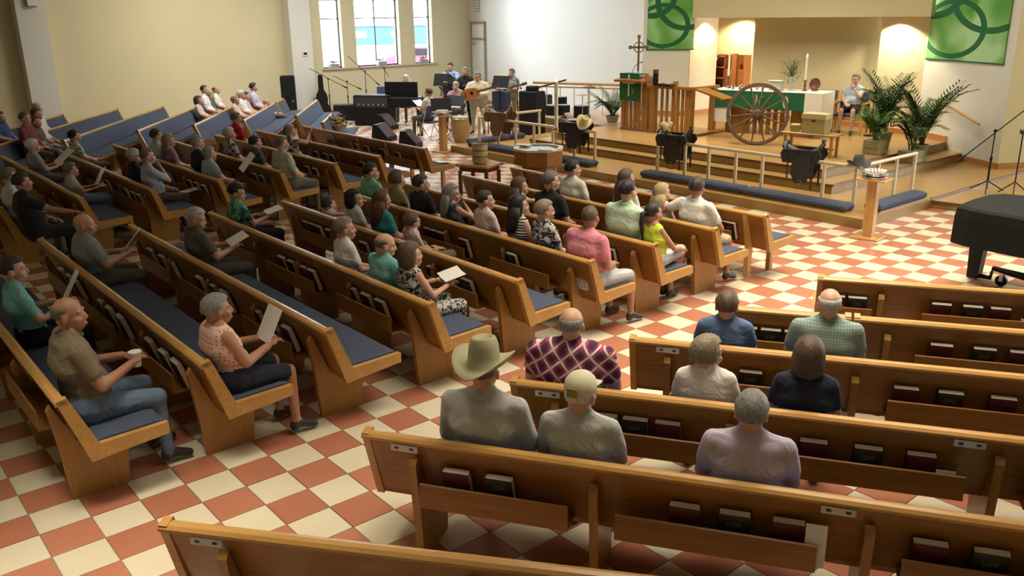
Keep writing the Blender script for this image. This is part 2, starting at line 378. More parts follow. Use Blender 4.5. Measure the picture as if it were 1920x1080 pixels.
hr = thing('ramp_railing', 'wooden topped railing along the ramp before the white wall', 'railing', (0, 0, 0))
ra = Vector((-13.7, 5.91, 1.22)); rb = Vector((-10.6, 7.1, 1.22))
ob('top_rail', M().tube([ra, rb], .035), OAKL, hr); ob('top_rail', M().tube([ra-Vector((0, 0, .1)), rb-Vector((0, 0, .1))], .02), OAKL, hr)
for q in range(9):
    p = ra.lerp(rb, q/8); ob('baluster', M().tube([(p.x, p.y, .40), (p.x, p.y, 1.15)], .014, 6), PALEW, hr)
# wall hand rail, right
hd = thing('wall_handrail', 'sloping pale wooden handrail on the wall right of the palms', 'handrail', (0, 0, 0))
ob('rail', M().tube([(-3.45, 7.84, 1.24), (-2.40, 7.23, .92)], .022), OAKL, hd); ob('bracket', M().tube([(-2.5, 7.39, .90), (-2.47, 7.27, .93)], .012), CHROME, hd)
# banners
def banner(p0, p1, z0, z1, label, circ):
    p0 = Vector(p0); p1 = Vector(p1); d = p1-p0; W = d.length; a = math.atan2(d.y, d.x)
    mt, t, b = nt('banner_paint')
    co = obj_co(t); n = N(t, 'ShaderNodeTexNoise', i_Scale=1.1, i_Detail=1.0, i_Distortion=.8); L(t, co, n.inputs['Vector'])
    c = ramp(t, n.outputs['Fac'], [(.32, (.07, .30, .035)), (.48, (.20, .46, .14)), (.62, (.40, .66, .36))])
    for (cx, cz, ax, az, wdt) in circ:      # printed brush rings
        s = N(t, 'ShaderNodeSeparateXYZ'); L(t, co, s.inputs[0])
        def lin(out, off, k):
            q = N(t, 'ShaderNodeMath', operation='SUBTRACT', i_1=off); L(t, out, q.inputs[0]); q2 = N(t, 'ShaderNodeMath', operation='MULTIPLY', i_1=1/k); L(t, q.outputs[0], q2.inputs[0]); return q2.outputs[0]
        x = lin(s.outputs[0], cx, ax); z = lin(s.outputs[2], cz, az)
        cb = N(t, 'ShaderNodeCombineXYZ'); L(t, x, cb.inputs[0]); L(t, z, cb.inputs[1])
        ln = N(t, 'ShaderNodeVectorMath', operation='LENGTH'); L(t, cb.outputs[0], ln.inputs[0])
        su = N(t, 'ShaderNodeMath', operation='SUBTRACT', i_1=1.0); L(t, ln.outputs['Value'], su.inputs[0])
        ab = N(t, 'ShaderNodeMath', operation='ABSOLUTE'); L(t, su.outputs[0], ab.inputs[0])
        lt = N(t, 'ShaderNodeMath', operation='LESS_THAN', i_1=wdt); L(t, ab.outputs[0], lt.inputs[0])
        mx = N(t, 'ShaderNodeMix', data_type='RGBA'); L(t, lt.outputs[0], mx.inputs[0]); L(t, c, mx.inputs[6]); mx.inputs[7].default_value = (.015, .13, .05, 1); c = mx.outputs[2]
    L(t, c, b.inputs['Base Color']); b.inputs['Roughness'].default_value = .9
    o = thing('wall_banner', label, 'banner', (p0.x, p0.y, z0), a)
    ob('cloth', M().box(0, W, -.03, -.015, .03, z1-z0), mt, o)
    ob('hanging_rod', M().tube([(-.02, -.022, .02), (W+.02, -.022, .02)], .014), ALGREEN, o)
    ob('hanging_rod', M().tube([(-.02, -.022, z1-z0), (W+.02, -.022, z1-z0)], .014), ALGREEN, o)
banner((-10.86, 7.325), (-9.86, 7.955), 2.09, 4.0, 'narrow green banner with dark rings, left of the chancel niche', [(.40, .60, .62, .50, .10), (.95, 1.20, .70, .66, .10), (.1, 1.5, .62, .66, .11)])
banner((-4.05, 8.29), (-2.10, 7.166), 2.02, 4.0, 'wide green banner with dark rings, right of the chancel niche', [(.72, .62, .90, .52, .09), (1.75, 1.28, 1.1, .68, .085), (.1, 1.65, 1.0, .78, .09)])
# ================================================================ PEWS
ORD = ['front', 'second', 'third', 'fourth', 'fifth', 'sixth', 'seventh', 'eighth', 'ninth', 'tenth']
pm = {}
def pmesh(key, fn, mats, smooth=False):
    if key not in pm: pm[key] = fn().mesh(key[0], mats, smooth)
    return pm[key]
def end_profile():
    return [(-.045, .815), (.02, .83), (.165, .465), (.60, .475), (.60, .395), (.10, .355)]
STK = plain('sticker_white', (.62, .62, .58), .6); INK = plain('sticker_ink', (.05, .05, .05), .6)
def pew(label, loc, rz, length, group, legged=False, racks=(), stickers=(), supports=None, e0=True, e1=True):
    t = thing('pew', label, 'pew', loc, rz, group); i0 = .02 if e0 else 0; i1 = length-(.02 if e1 else 0); Lk = (round(length, 3), e0, e1)
    put('backrest', pmesh(('backrest', Lk), lambda: M().prism([(-.035, .79), (.0, .80), (.135, .42), (.095, .40)], i0, i1), OAK), t)
    put('top_rail', pmesh(('top_rail', Lk), lambda: M().prism([(-.05, .785), (-.05, .80), (-.035, .815), (-.01, .82), (.012, .815), (.02, .80), (.018, .785)], 0.0, length), OAKL), t)  # lighter oak: the light falling on the cap is put into its colour
    put('seat', pmesh(('seat', Lk), lambda: M().prism([(.10, .37), (.10, .42), (.58, .44), (.59, .425), (.58, .385)], i0, i1), OAK), t)
    put('seat_cushion', pmesh(('seat_cushion', Lk), lambda: M().prism([(.15, .425), (.14, .46), (.20, .475), (.54, .485), (.585, .475), (.59, .442)], .05, length-.05), BLUE), t)
    put('back_cushion', pmesh(('back_cushion', Lk), lambda: M().prism([(.012, .775), (.03, .77), (.15, .48), (.125, .47)], .05, length-.05), BLUE), t)
    for f, x in ((e0, 0), (e1, length-.045)):
        if f: put('end_panel', pmesh(('end_panel',), lambda: M().prism(end_profile(), 0, .045), OAKL), t, (x, 0, 0))
    if supports is None:
        ns = max(2, round(length/1.3)+1); supports = [.28+(length-.56)*k/(ns-1) for k in range(ns)]
    for x in supports:
        if legged:
            put('leg', pmesh(('legf',), lambda: M().cbox(-.03, .03, .50, .56, 0, .39), OAKLV), t, (x, 0, 0)); put('leg', pmesh(('legb',), lambda: M().prism([(-.05, .78), (-.0, .78), (.12, .40), (.10, 0), (.04, 0), (.04, .40)], -.03, .03), OAKLV), t, (x, 0, 0))
        else:
            put('support', pmesh(('support',), lambda: M().prism([(-.062, .66), (-.035, .70), (.08, .42), (.40, .37), (.36, 0), (-.0, 0), (-.03, .40)], -.024, .024), OAKV), t, (x, 0, 0))
    for (a, b_) in racks:
        put('book_rack', pmesh(('book_rack', round(b_-a, 2)), lambda: M().prism([(-.085, .42), (-.085, .565), (-.073, .57), (-.070, .565), (-.070, .432), (.09, .432), (.09, .42)], 0, b_-a), OAK), t, (a, 0, 0))
    for x in stickers:
        s = put('notice_strip', pmesh(('notice_strip',), lambda: M().box(-.07, .07, -.058, -.052, .745, .78) if False else M().box(-.08, .08, -.046, -.040, .735, .775), STK), t, (x, 0, 0), label='white printed strip below the top rail')
        for q in (-.045, .045): put('printed_mark', pmesh(('printed_mark',), lambda: M().box(-.012, .012, -.0475, -.045, .748, .762), INK), s, (q, 0, 0))
    return t
BRW = [-1.74, -2.67, -3.65, -4.55, -5.45, -6.4, -7.33, -8.27, -9.18]
ARW = [-1.6, -2.64, -3.54, -4.48, -5.47, -6.43, -7.33, -8.27]
for k, y in enumerate(BRW):
    x0 = -5.62 if k > 1 else -5.5; ln = -.95-x0; g = 'pews of the near central block'
    pos = 'front, on wooden legs,' if k == 0 else ORD[k]+' from the front,'
    pew('oak pew, %s of the central block beside the wide tiled aisle' % pos, (x0, y, 0), 0, ln, g, legged=(k == 0),
        racks=[(.45, 1.38), (1.62, 2.72), (3.18, 4.12)])
for k, y in enumerate(ARW):
    x0 = -12.62; x1 = [-8.0, -7.85, -7.7, -7.68, -7.6, -7.6, -7.65, -7.65][k]
    pos = 'front, with papers on its end,' if k == 0 else ORD[k]+' from the front,'
    pew('oak pew, %s of the far central block' % pos, (x0, y, 0), 0, x1-x0, 'pews of the far central block', legged=(k == 0),
        racks=[(.8, 1.6), (2.0, 3.15), (3.35, min(4.7, x1-x0-.25))])
CA = R(32.5); ct = Vector((math.cos(CA), math.sin(CA), 0)); cn = Vector((-math.sin(CA), math.cos(CA), 0))
def crow(o, segs, k, info):
    for q, (a, b_) in enumerate(segs):
        p = ct*a+cn*o; ls = info[q]
        pew(ls[0], (p.x, p.y, 0), CA, b_-a, 'pews of the right block', racks=[(r0-a, r1-a) for r0, r1 in ls[1]], stickers=[s-a for s in ls[2]], supports=[s-a for s in ls[3]] if len(ls) > 3 else None,
            e0=(q == 0 or (ls[4] if len(ls) > 4 else False)), e1=(q == len(segs)-1 or (ls[4] if len(ls) > 4 else False)))
RB = 'oak pew of the right block, '
crow(-3.28, [(-1.24, -.71), (-.71, 1.9)], 0, [(RB+'short front section nearest the piano legs', [(-1.18, -.78)], [], [-1.14]), (RB+'long front section behind the black piano', [(-.38, 1.2)], [], [-.71, .5, 1.6])])
crow(-4.3, [(-1.98, -1.02), (-1.0, 1.9)], 1, [(RB+'second row, section under the person in blue', [(-1.9, -1.3)], [], [-1.85, -1.1], True), (RB+'second row, section right of the bald man in checks', [(-.55, 1.0)], [], [-.75, .5, 1.6], True)])
crow(-5.2, [(-2.57, -1.03), (-1.03, 1.9)], 2, [(RB+'third row, left section by the aisle', [(-2.15, -1.2)], [-2.29], [-2.29]), (RB+'third row, right section with three hymnals', [(-.82, .2)], [], [-1.03, .35, 1.5])])
crow(-6.15, [(-3.17, -1.79), (-1.79, -.34), (-.34, 1.8)], 3, [(RB+'fourth row, left section behind the plaid shirt', [(-2.75, -1.9)], [-2.92], [-2.87]), (RB+'fourth row, middle section', [(-1.55, -.5)], [-.50], [-1.79]), (RB+'fourth row, right end section', [(-.2, .8)], [], [-.34, 1.0])])
crow(-7.06, [(-3.76, -2.42), (-2.42, -1.07), (-1.07, 1.2)], 4, [(RB+'fifth row, left section by the aisle', [(-3.4, -2.55)], [-3.5], [-3.45]), (RB+'fifth row, middle section', [(-2.3, -1.3)], [-1.22], [-2.42]), (RB+'fifth row, right section', [(-.92, .2)], [], [-1.07, .5])])
SA = R(38.1); sv = thing('pew_screen', 'oak back screen without a seat along the bottom edge, behind the right block', 'screen', (.80, -9.17, 0), SA)
ob('panel', M().prism([(-.035, .79), (.0, .80), (.135, .40), (.095, .38)], .02, 2.6), OAK, sv); ob('top_rail', M().prism([(-.05, .785), (-.05, .80), (-.035, .815), (-.01, .82), (.012, .815), (.02, .80), (.018, .785)], 0, 2.6), OAKL, sv)  # top rail again has its light painted in by the lighter oak
ob('end_panel', M().prism([(-.045, .815), (.02, .83), (.165, .36), (.08, .36)], 0, .045), OAKL, sv)
for x in (.32, 1.5, 2.45): ob('support', M().prism([(-.062, .68), (-.035, .72), (.08, .42), (.22, .37), (.20, 0), (-.0, 0), (-.03, .40)], -.024, .024), OAKV, sv, (x, 0, 0))
st_ = ob('notice_strip', M().box(-.08, .08, -.046, -.040, .735, .775), STK, sv, (.24, 0, 0), label='white printed strip below the top rail')
for q in (-.045, .045): ob('printed_mark', M().box(-.012, .012, -.0475, -.045, .748, .762), INK, st_, (q, 0, 0))
LA = R(145-180); lt = Vector((math.cos(LA), math.sin(LA), 0)); ln_ = Vector((.5736, .8192, 0))
# far left block: rows turned 35 degrees, near ends to the right
def lpos(a, o): return lt*a+ln_*o
def near_t(x, o): return (x-ln_.x*o)/lt.x
for nm, o, xn, xf, s in (('z', -8.2, -12.75, -14.3, 'frontmost short one, holding a plant arrangement'), ('a', -9.0, -14.45, -17.7, 'second one, beside the guitar cases'), ('c2', -10.05, -17.92, -18.9, 'short piece against the dark case'), ('c', -10.07, -14.5, -17.9, 'third one, before the people in lilac'), ('d', -11.0, -14.5, -18.9, 'fourth one, before the brown haired woman'), ('e', -11.95, -14.4, -19.9, 'fifth one, broad and empty, below the seated group'), ('f', -12.93, -13.9, -19.25, 'sixth one, long and empty'), ('g', -13.97, -13.6, -19.5, 'seventh one, far end at the wall'), ('h', -14.93, -13.9, -19.2, 'eighth one, at the white column'), ('i', -15.9, -15.9, -19.0, 'last one, at the left edge')):
    tn = near_t(xn, o); tf = near_t(xf, o); p = lpos(tf, o)
    pew('blue cushioned pew, far left block, '+s, (p.x, p.y, 0), LA, tn-tf, 'pews of the far left block')
# ================================================================ HYMNALS
bw, bh, bt = .158, .225, .046
cov = M(); cov.box(-bw/2, bw/2, -bt/2, -bt/2+.003, 0, bh); cov.box(-bw/2, bw/2, bt/2-.003, bt/2, 0, bh); cov.box(-bw/2, -bw/2+.004, -bt/2, bt/2, 0, bh)
pg = M().box(-bw/2+.004, bw/2-.003, -bt/2+.003, bt/2-.003, .003, bh-.004)
lt_ = M()
for q, (x0, x1) in enumerate(((-.035, -.031), (-.02, -.016), (-.008, -.004), (.004, .008), (.016, .020), (.028, .032))): lt_.box(x0, x1, -bt/2-.0008, -bt/2, .145, .18)
lt_.box(-.035, -.024, -bt/2-.0008, -bt/2, .145, .149); lt_.box(.020, .028, -bt/2-.0008, -bt/2, .16, .164)
cm = {0: cov.mesh('cover', MAROON), 1: cov.mesh('cover', DGREEN)}; pgm = pg.mesh('pages', PAGES); ltm = lt_.mesh('gold_lettering', GOLD)
def hymnal(loc, rz, kind, where, pos):
    lab = ('maroon hymnal, ' if kind == 0 else 'dark gilt lettered book, ')+ORD[pos-1].replace('front', 'first')+' from the aisle, rack of '+where
    t = thing('hymnal', lab, 'book', loc, rz, ('maroon hymnals, ' if kind == 0 else 'dark hymnals, ')+where); t.rotation_euler = (R(17), 0, rz)
    put('cover', cm[kind], t); put('pages', pgm, t)
    if kind: put('gold_lettering', ltm, t)
def books(xs, y, where):
    n = len(xs)
    for q, x in enumerate(xs): hymnal((x, y+.035, .440), 0, 1 if (q % 3) == 1 else 0, where, n-q)
hy = {6: [-3.7, -3.48, -3.22, -3.04, -2.25, -1.99, -1.75], 4: [-3.68, -3.54, -3.41, -2.98, -2.14], 5: [-5.03, -4.85, -4.69, -4.42, -3.63, -2.31, -2.03, -1.73], 7: [-4.99, -4.62, -4.35, -3.56, -3.23, -2.97, -2.24, -1.97, -1.68], 8: [-4.82, -4.52, -4.27, -3.44, -3.2, -2.89, -2.15, -1.82, -1.56], 1: [-1.51, -1.29], 3: [-1.59]}
for k, xs in hy.items(): books([min(max(x, -5.05), -1.45) for x in xs], BRW[k-1], '%s pew, near central block' % ORD[k-1])
ha = {1: [-11.45, -10.64, -10.42, -10.02, -9.43, -8.92], 2: [-10.08, -9.72, -9.48, -8.44], 3: [-8.69, -8.41], 4: [-8.67, -8.41], 5: [-10.01, -9.75, -8.84, -8.55, -8.26], 6: [-10.15, -9.75, -8.82, -8.48, -8.22]}
for k, xs in ha.items(): books([x for x in xs], ARW[k-1], '%s pew, far central block' % ORD[k-1])
hc = {-3.28: [(-1.08, 0), (-.90, 1), (-.23, 0), (.01, 1), (.22, 0)], -4.3: [(-1.78, 0), (-1.60, 1), (-1.42, 0), (-.37, 0), (-.08, 1), (.16, 0)], -5.2: [(-1.71, 1), (-1.44, 0), (-.71, 0), (-.44, 1), (-.13, 0)], -6.15: [(-2.55, 0), (-2.36, 1), (-2.16, 0), (-1.31, 0), (-1.01, 1), (-.73, 0)], -7.06: [(-3.2, 0), (-2.95, 1), (-1.95, 0), (-1.70, 1), (-1.44, 0), (-.80, 0), (-.54, 1)]}
for q, (o, ls) in enumerate(hc.items()):
    for qq, (t_, kd) in enumerate(ls):
        p = ct*t_+cn*(o+.035); hymnal((p.x, p.y, .440), CA, kd, '%s row, right block' % ORD[q], qq+1)
def card(t_, o, w_, h_):
    p = ct*t_+cn*(o-.06)
    c = ob('card', M().box(-w_/2, w_/2, -.002, .002, 0, h_), PAPER, None, (p.x, p.y, .435), CA); tag(c, 'small pale card standing in the book rack of the right block, row offset %s' % {-3.28: 'one', -4.3: 'two', -5.2: 'three', -6.15: 'four', -7.06: 'five'}[o], 'card')
for a_ in ((.42, -3.28, .09, .15), (.18+.14, -5.2, .09, .15) if False else (.10, -5.2, .07, .15), (-.60, -6.15, .10, .15), (-1.31, -7.06, .10, .24)): card(*a_)
# ================================================================ PEOPLE
def cone(mb, a, b, ra, rb, n=10):
    a = Vector(a); b = Vector(b)
    mb.tube([a, a.lerp(b, .5), b], [ra, (ra+rb)/2, rb], n); mb.ell(a, (ra, ra, ra), n); mb.ell(b, (rb, rb, rb), n)
def remesh_queue(mb, vox, sm=3):
    me = mb.mesh('raw', []); o = bpy.data.objects.new('raw', me); C.objects.link(o)
    r = o.modifiers.new('r', 'REMESH'); r.mode = 'VOXEL'; r.voxel_size = vox
    if sm: s = o.modifiers.new('s', 'SMOOTH'); s.factor = .5; s.iterations = sm
    return o
def harvest(o, dg):
    e = o.evaluated_get(dg); me = e.to_mesh(); n = len(me.vertices); v = np.zeros(n*3); me.vertices.foreach_get('co', v); v = v.reshape(-1, 3)
    f = [tuple(p.vertices) for p in me.polygons]; e.to_mesh_clear()
    return v, f
# head template (centre of the skull at the origin, looking along +y)
hb = M(); hb.ell((0, -.012, .028), (.076, .096, .088), 16); hb.ell((0, .03, -.03), (.06, .066, .085), 14); hb.ell((0, .045, -.08), (.04, .042, .032), 12); hb.ell((0, -.03, -.03), (.062, .06, .07), 12)
hb.tube([(0, .090, .012), (0, .106, -.028)], [.009, .014], 8); hb.ell((0, .098, -.03), (.016, .013, .010), 8)
for s in (-1, 1):
    hb.ell((s*.078, -.006, -.012), (.010, .02, .032), 8); hb.ell((s*.034, .076, .028), (.024, .014, .008), 8); hb.ell((s*.042, .062, -.028), (.026, .024, .022), 8)
hb.ell((0, .092, -.062), (.026, .012, .006), 8); hb.ell((0, .09, -.073), (.023, .012, .007), 8)
hraw = remesh_queue(hb, .0075, 2)
bpy.context.view_layer.update(); HV, HF = harvest(hraw, bpy.context.evaluated_depsgraph_get()); bpy.data.objects.remove(hraw)
ex = M()
for s in (-1, 1): ex.ell((s*.032, .077, .010), (.013, .008, .007), 8, 3); ex.ell((s*.032, .084, .010), (.006, .003, .006), 6, 4)
ex.ell((0, .098, -.067), (.020, .005, .006), 8, 5)
BV = np.vstack([HV, np.array(ex.v)]); BF = list(HF)+[tuple(i+len(HV) for i in f) for f in ex.f]; BM = [0]*len(HF)+ex.m
def sstep(a, b, x): x = np.clip((x-a)/(b-a), 0, 1); return x*x*(3-2*x)
def hair_mesh(kind, seed=0):
    n1, n2 = 30, 20; vs = []; rng = np.random.RandomState(seed)
    ph = rng.rand(6)*6.28
    for i in range(n2+1):
        th = math.pi*i/n2
        for k in range(n1):
            a = 2*math.pi*k/n1; d = np.array([math.sin(th)*math.cos(a), math.sin(th)*math.sin(a), math.cos(th)]); vs.append(d)
    D = np.array(vs); x, y, z = D.T; rad = np.array([.079, .100, .096]); c0 = np.array([0, -.010, .026])
    face = sstep(.25, .5, y+.12*np.abs(x))*sstep(.62, .42, z)             # forehead and face stay free
    low = {'short': -.42, 'curly': -.55, 'bald': -.45, 'bob': -.95, 'long': -.99, 'pony': -.45, 'crop': -.35}.get(kind, -.42)
    cover = sstep(low-.12, low+.08, z)*(1-face)
    ear = sstep(.75, .95, np.abs(x))*sstep(.1, -.1, z)*sstep(-.5, -.1, y)
    if kind in ('short', 'crop', 'bald', 'pony'): cover = cover*(1-.9*ear)
    if kind == 'bald': cover = cover*(1-sstep(.22, .5, z))*sstep(.35, .05, y)
    vol = {'short': .15, 'curly': .24, 'bald': .045, 'bob': .2, 'long': .17, 'pony': .07, 'crop': .06}.get(kind, .13)
    wob = .02*np.sin(7*x+ph[0])*np.sin(6*z+ph[1])+.015*np.sin(13*y+ph[2])*np.sin(11*x+ph[3])
    if kind == 'curly': wob = .05*np.sin(17*x+ph[0])*np.sin(15*z+ph[1])*np.sin(16*y+ph[2])+.02*np.sin(31*x)*np.sin(29*z)
    sc = .86+cover*(.14+vol+wob*(1 if kind != 'bald' else .3))
    P = D*rad*sc[:, None]+c0
    if kind in ('bob', 'long'):
        dn = sstep(.1, -.9, z)*cover; P[:, 2] -= dn*(.045 if kind == 'bob' else .09); P[:, 0] *= 1+dn*(.35 if kind == 'bob' else .2); P[:, 1] -= dn*.02
    mb = M(); fs = [(i*n1+k, (i+1)*n1+k, (i+1)*n1+(k+1) % n1, i*n1+(k+1) % n1) for i in range(n2) for k in range(n1)]
    mb.add(P, fs)
    if kind == 'long':
        for k in range(9):
            a = R(180+20+k*17.5); x0 = .085*math.cos(a); y0 = -.02+.075*math.sin(a)
            mb.tube([(x0*.9, y0, .0), (x0*1.12, y0-.018, -.09), (x0*1.15, y0-.035, -.17), (x0*.95, y0-.04, -.27+.02*math.sin(k*2.3))], [.03, .034, .03, .012], 8)
    if kind == 'pony':
        mb.tube([(0, -.10, .03), (0, -.155, .02), (.0, -.165, -.08), (.0, -.15, -.20), (.0, -.135, -.30)], [.018, .026, .027, .020, .005], 8)
    return mb
def hairmat(name, c):
    if name in MATS: return MATS[name]
    mt, t, b = nt(name); co = obj_co(t, (1, 1, .25)); n = N(t, 'ShaderNodeTexNoise', i_Scale=90.0, i_Detail=4.0); L(t, co, n.inputs['Vector'])
    L(t, ramp(t, n.outputs['Fac'], [(.3, tuple(x*.6 for x in c)), (.7, tuple(min(1, x*1.35) for x in c))]), b.inputs['Base Color'])
    b.inputs['Roughness'].default_value = .55; bump(t, b, n.outputs['Fac'], .5, .01); MATS[name] = mt; return mt
HC = {k: hairmat(k+'_hair', v) for k, v in dict(black=(.012, .010, .010), dark=(.03, .02, .014), brown=(.085, .05, .028), auburn=(.10, .035, .015), blond=(.36, .28, .14), ash=(.22, .18, .12), greybrown=(.13, .11, .09), grey=(.22, .22, .21), silver=(.42, .41, .38), white=(.62, .61, .57)).items()}
SK = {k: plain(k+'_skin', v, .5, .06, 10) for k, v in dict(fair=(.55, .31, .22), tanned=(.40, .20, .125), pale=(.62, .38, .29)).items()}
EYEW = plain('eye_white', (.7, .68, .65), .3); EYED = plain('iris', (.04, .03, .02), .2); LIP = plain('lips', (.40, .15, .12), .5)
def pattern(name, kind, c1, c2, c3=None, s=1.0):
    if name in MATS: return MATS[name]
    mt, t, b = nt(name); co = obj_co(t, rot=(0, R(40), 0)) if kind == 'plaid' else obj_co(t)
    def stripe(axis, period, width, off=0):
        sp = N(t, 'ShaderNodeSeparateXYZ'); L(t, co, sp.inputs[0])
        a = N(t, 'ShaderNodeMath', operation='MULTIPLY_ADD', i_1=1/period, i_2=off+100.0); L(t, sp.outputs[axis], a.inputs[0])
        f = N(t, 'ShaderNodeMath', operation='FRACT'); L(t, a.outputs[0], f.inputs[0]); l = N(t, 'ShaderNodeMath', operation='LESS_THAN', i_1=width); L(t, f.outputs[0], l.inputs[0]); return l.outputs[0]
    def mix(f, a, bb, isout=True):
        x = N(t, 'ShaderNodeMix', data_type='RGBA'); L(t, f, x.inputs[0])
        for i, q in ((6, a), (7, bb)):
            if isinstance(q, tuple): x.inputs[i].default_value = (*q, 1)
            else: L(t, q, x.inputs[i])
        return x.outputs[2]
    if kind == 'plaid':
        c = mix(stripe(0, .085*s, .42), c1, c2); c = mix(stripe(2, .085*s, .42), c, mix(stripe(0, .085*s, .42), c2, (c2[0]*.4, c2[1]*.4, c2[2]*.6)))
        c = mix(stripe(0, .085*s, .16, .35), c, c3); c = mix(stripe(2, .085*s, .16, .35), c, c3)
    elif kind == 'check': c = mix(stripe(0, .02*s, .4), c1, c2); c = mix(stripe(2, .02*s, .4), c, c2)
    elif kind == 'stripes': c = mix(stripe(2, .03*s, .5), c1, c2)
    elif kind == 'vstripes': c = mix(stripe(0, .05*s, .3), c1, c2)
    elif kind == 'dots':
        v = N(t, 'ShaderNodeTexVoronoi', i_Scale=24.0/s); v.inputs['Randomness'].default_value = .1; L(t, co, v.inputs['Vector']); l = N(t, 'ShaderNodeMath', operation='LESS_THAN', i_1=.33); L(t, v.outputs['Distance'], l.inputs[0]); c = mix(l.outputs[0], c1, c2)
    else:
        v = N(t, 'ShaderNodeTexNoise', i_Scale=22.0/s, i_Detail=2.0, i_Distortion=1.5); L(t, co, v.inputs['Vector']); c = ramp(t, v.outputs['Fac'], [(.0, c1), (.5, c2)], 'CONSTANT')
    L(t, c, b.inputs['Base Color']); b.inputs['Roughness'].default_value = .9; MATS[name] = mt; return mt
def cl(name, c, v=.07):
    if name in MATS: return MATS[name]
    mt, t, b = nt(name); co = obj_co(t); n = N(t, 'ShaderNodeTexNoise', i_Scale=7.0, i_Detail=3.0, i_Distortion=1.2); L(t, co, n.inputs['Vector'])
    L(t, ramp(t, n.outputs['Fac'], [(.3, tuple(x*(1-v) for x in c)), (.7, tuple(min(1, x*(1+v)) for x in c))]), b.inputs['Base Color'])
    b.inputs['Roughness'].default_value = .9; bump(t, b, n.outputs['Fac'], .9, .03); MATS[name] = mt; return mt
CL = dict(black=cl('black_shirt_cloth', (.012, .012, .014)), navy=cl('navy_cloth', (.014, .018, .04)), white=cl('white_shirt_cloth', (.72, .71, .70)), cream=cl('cream_shirt_cloth', (.66, .66, .56)), mint=cl('mint_shirt_cloth', (.50, .66, .50)), pink=cl('pink_polo_cloth', (.62, .22, .29)), palepink=cl('pale_pink_cloth', (.66, .50, .50)), lime=cl('lime_cloth', (.55, .70, .06)),
    teal=cl('teal_cloth', (.03, .22, .22)), aqua=cl('aqua_cloth', (.18, .46, .46)), green=cl('green_cloth', (.16, .48, .28)), tan=cl('tan_cloth', (.32, .26, .13)), grey=cl('grey_polo_cloth', (.27, .28, .28)), char=cl('charcoal_cloth', (.10, .095, .08)), olive=cl('olive_brown_cloth', (.19, .15, .10)), blue=cl('blue_shirt_cloth', (.09, .15, .29)), jean=cl('jeans_cloth', (.13, .19, .30)), khaki=cl('khaki_cloth', (.42, .37, .27)), dkhaki=cl('dark_khaki_cloth', (.14, .13, .09)),
    ltgrey=cl('light_grey_cloth', (.50, .52, .53)), maroon=cl('maroon_shirt_cloth', (.18, .03, .04)), red=cl('red_cloth', (.55, .03, .05)), purple=cl('mauve_cloth', (.30, .18, .30)), lilac=cl('lilac_cloth', (.52, .46, .62)), ltblue=cl('light_blue_cloth', (.40, .46, .56)), royal=cl('royal_blue_cloth', (.05, .07, .22)), sage=cl('sage_shirt_cloth', (.42, .48, .38)), dgreen=cl('bottle_green_cloth', (.05, .14, .09)), rose=cl('rose_cloth', (.58, .42, .42)), apricot=cl('apricot_cloth', (.66, .48, .38)), cblue=cl('pale_blue_shirt_cloth', (.30, .42, .68)), ivory=cl('ivory_jacket_cloth', (.72, .68, .50)),
    plaid=pattern('plaid_shirt_cloth', 'plaid', (.45, .05, .08), (.16, .03, .09), (.62, .56, .60)), tcheck=pattern('teal_check_cloth', 'check', (.30, .40, .36), (.18, .27, .25)), dots=pattern('dotted_blouse_cloth', 'dots', (.78, .52, .42), (.42, .20, .17), s=.72), floral=pattern('black_white_floral_cloth', 'floral', (.02, .02, .025), (.55, .55, .55)), floral2=pattern('dark_floral_cloth', 'floral', (.02, .025, .03), (.10, .13, .14)), gfloral=pattern('green_floral_cloth', 'floral', (.14, .42, .24), (.02, .10, .05), s=1.6), stripes=pattern('black_white_stripe_cloth', 'stripes', (.02, .02, .02), (.62, .62, .60)), wfloral=pattern('white_grey_floral_cloth', 'floral', (.60, .58, .50), (.20, .21, .19)), gplaid=pattern('grey_plaid_cloth', 'plaid', (.38, .36, .33), (.14, .13, .12), (.55, .53, .48)), pstripe=pattern('pale_blue_stripe_cloth', 'vstripes', (.42, .50, .52), (.30, .40, .44)), pfloral=pattern('pink_floral_cloth', 'floral', (.58, .42, .38), (.30, .14, .16)), shortplaid=pattern('pale_plaid_cloth', 'check', (.50, .52, .54), (.36, .38, .42), s=2.5))
SHOE = plain('dark_shoe', (.03, .025, .02), .5); SHOEW = plain('pale_shoe', (.5, .48, .45), .6)
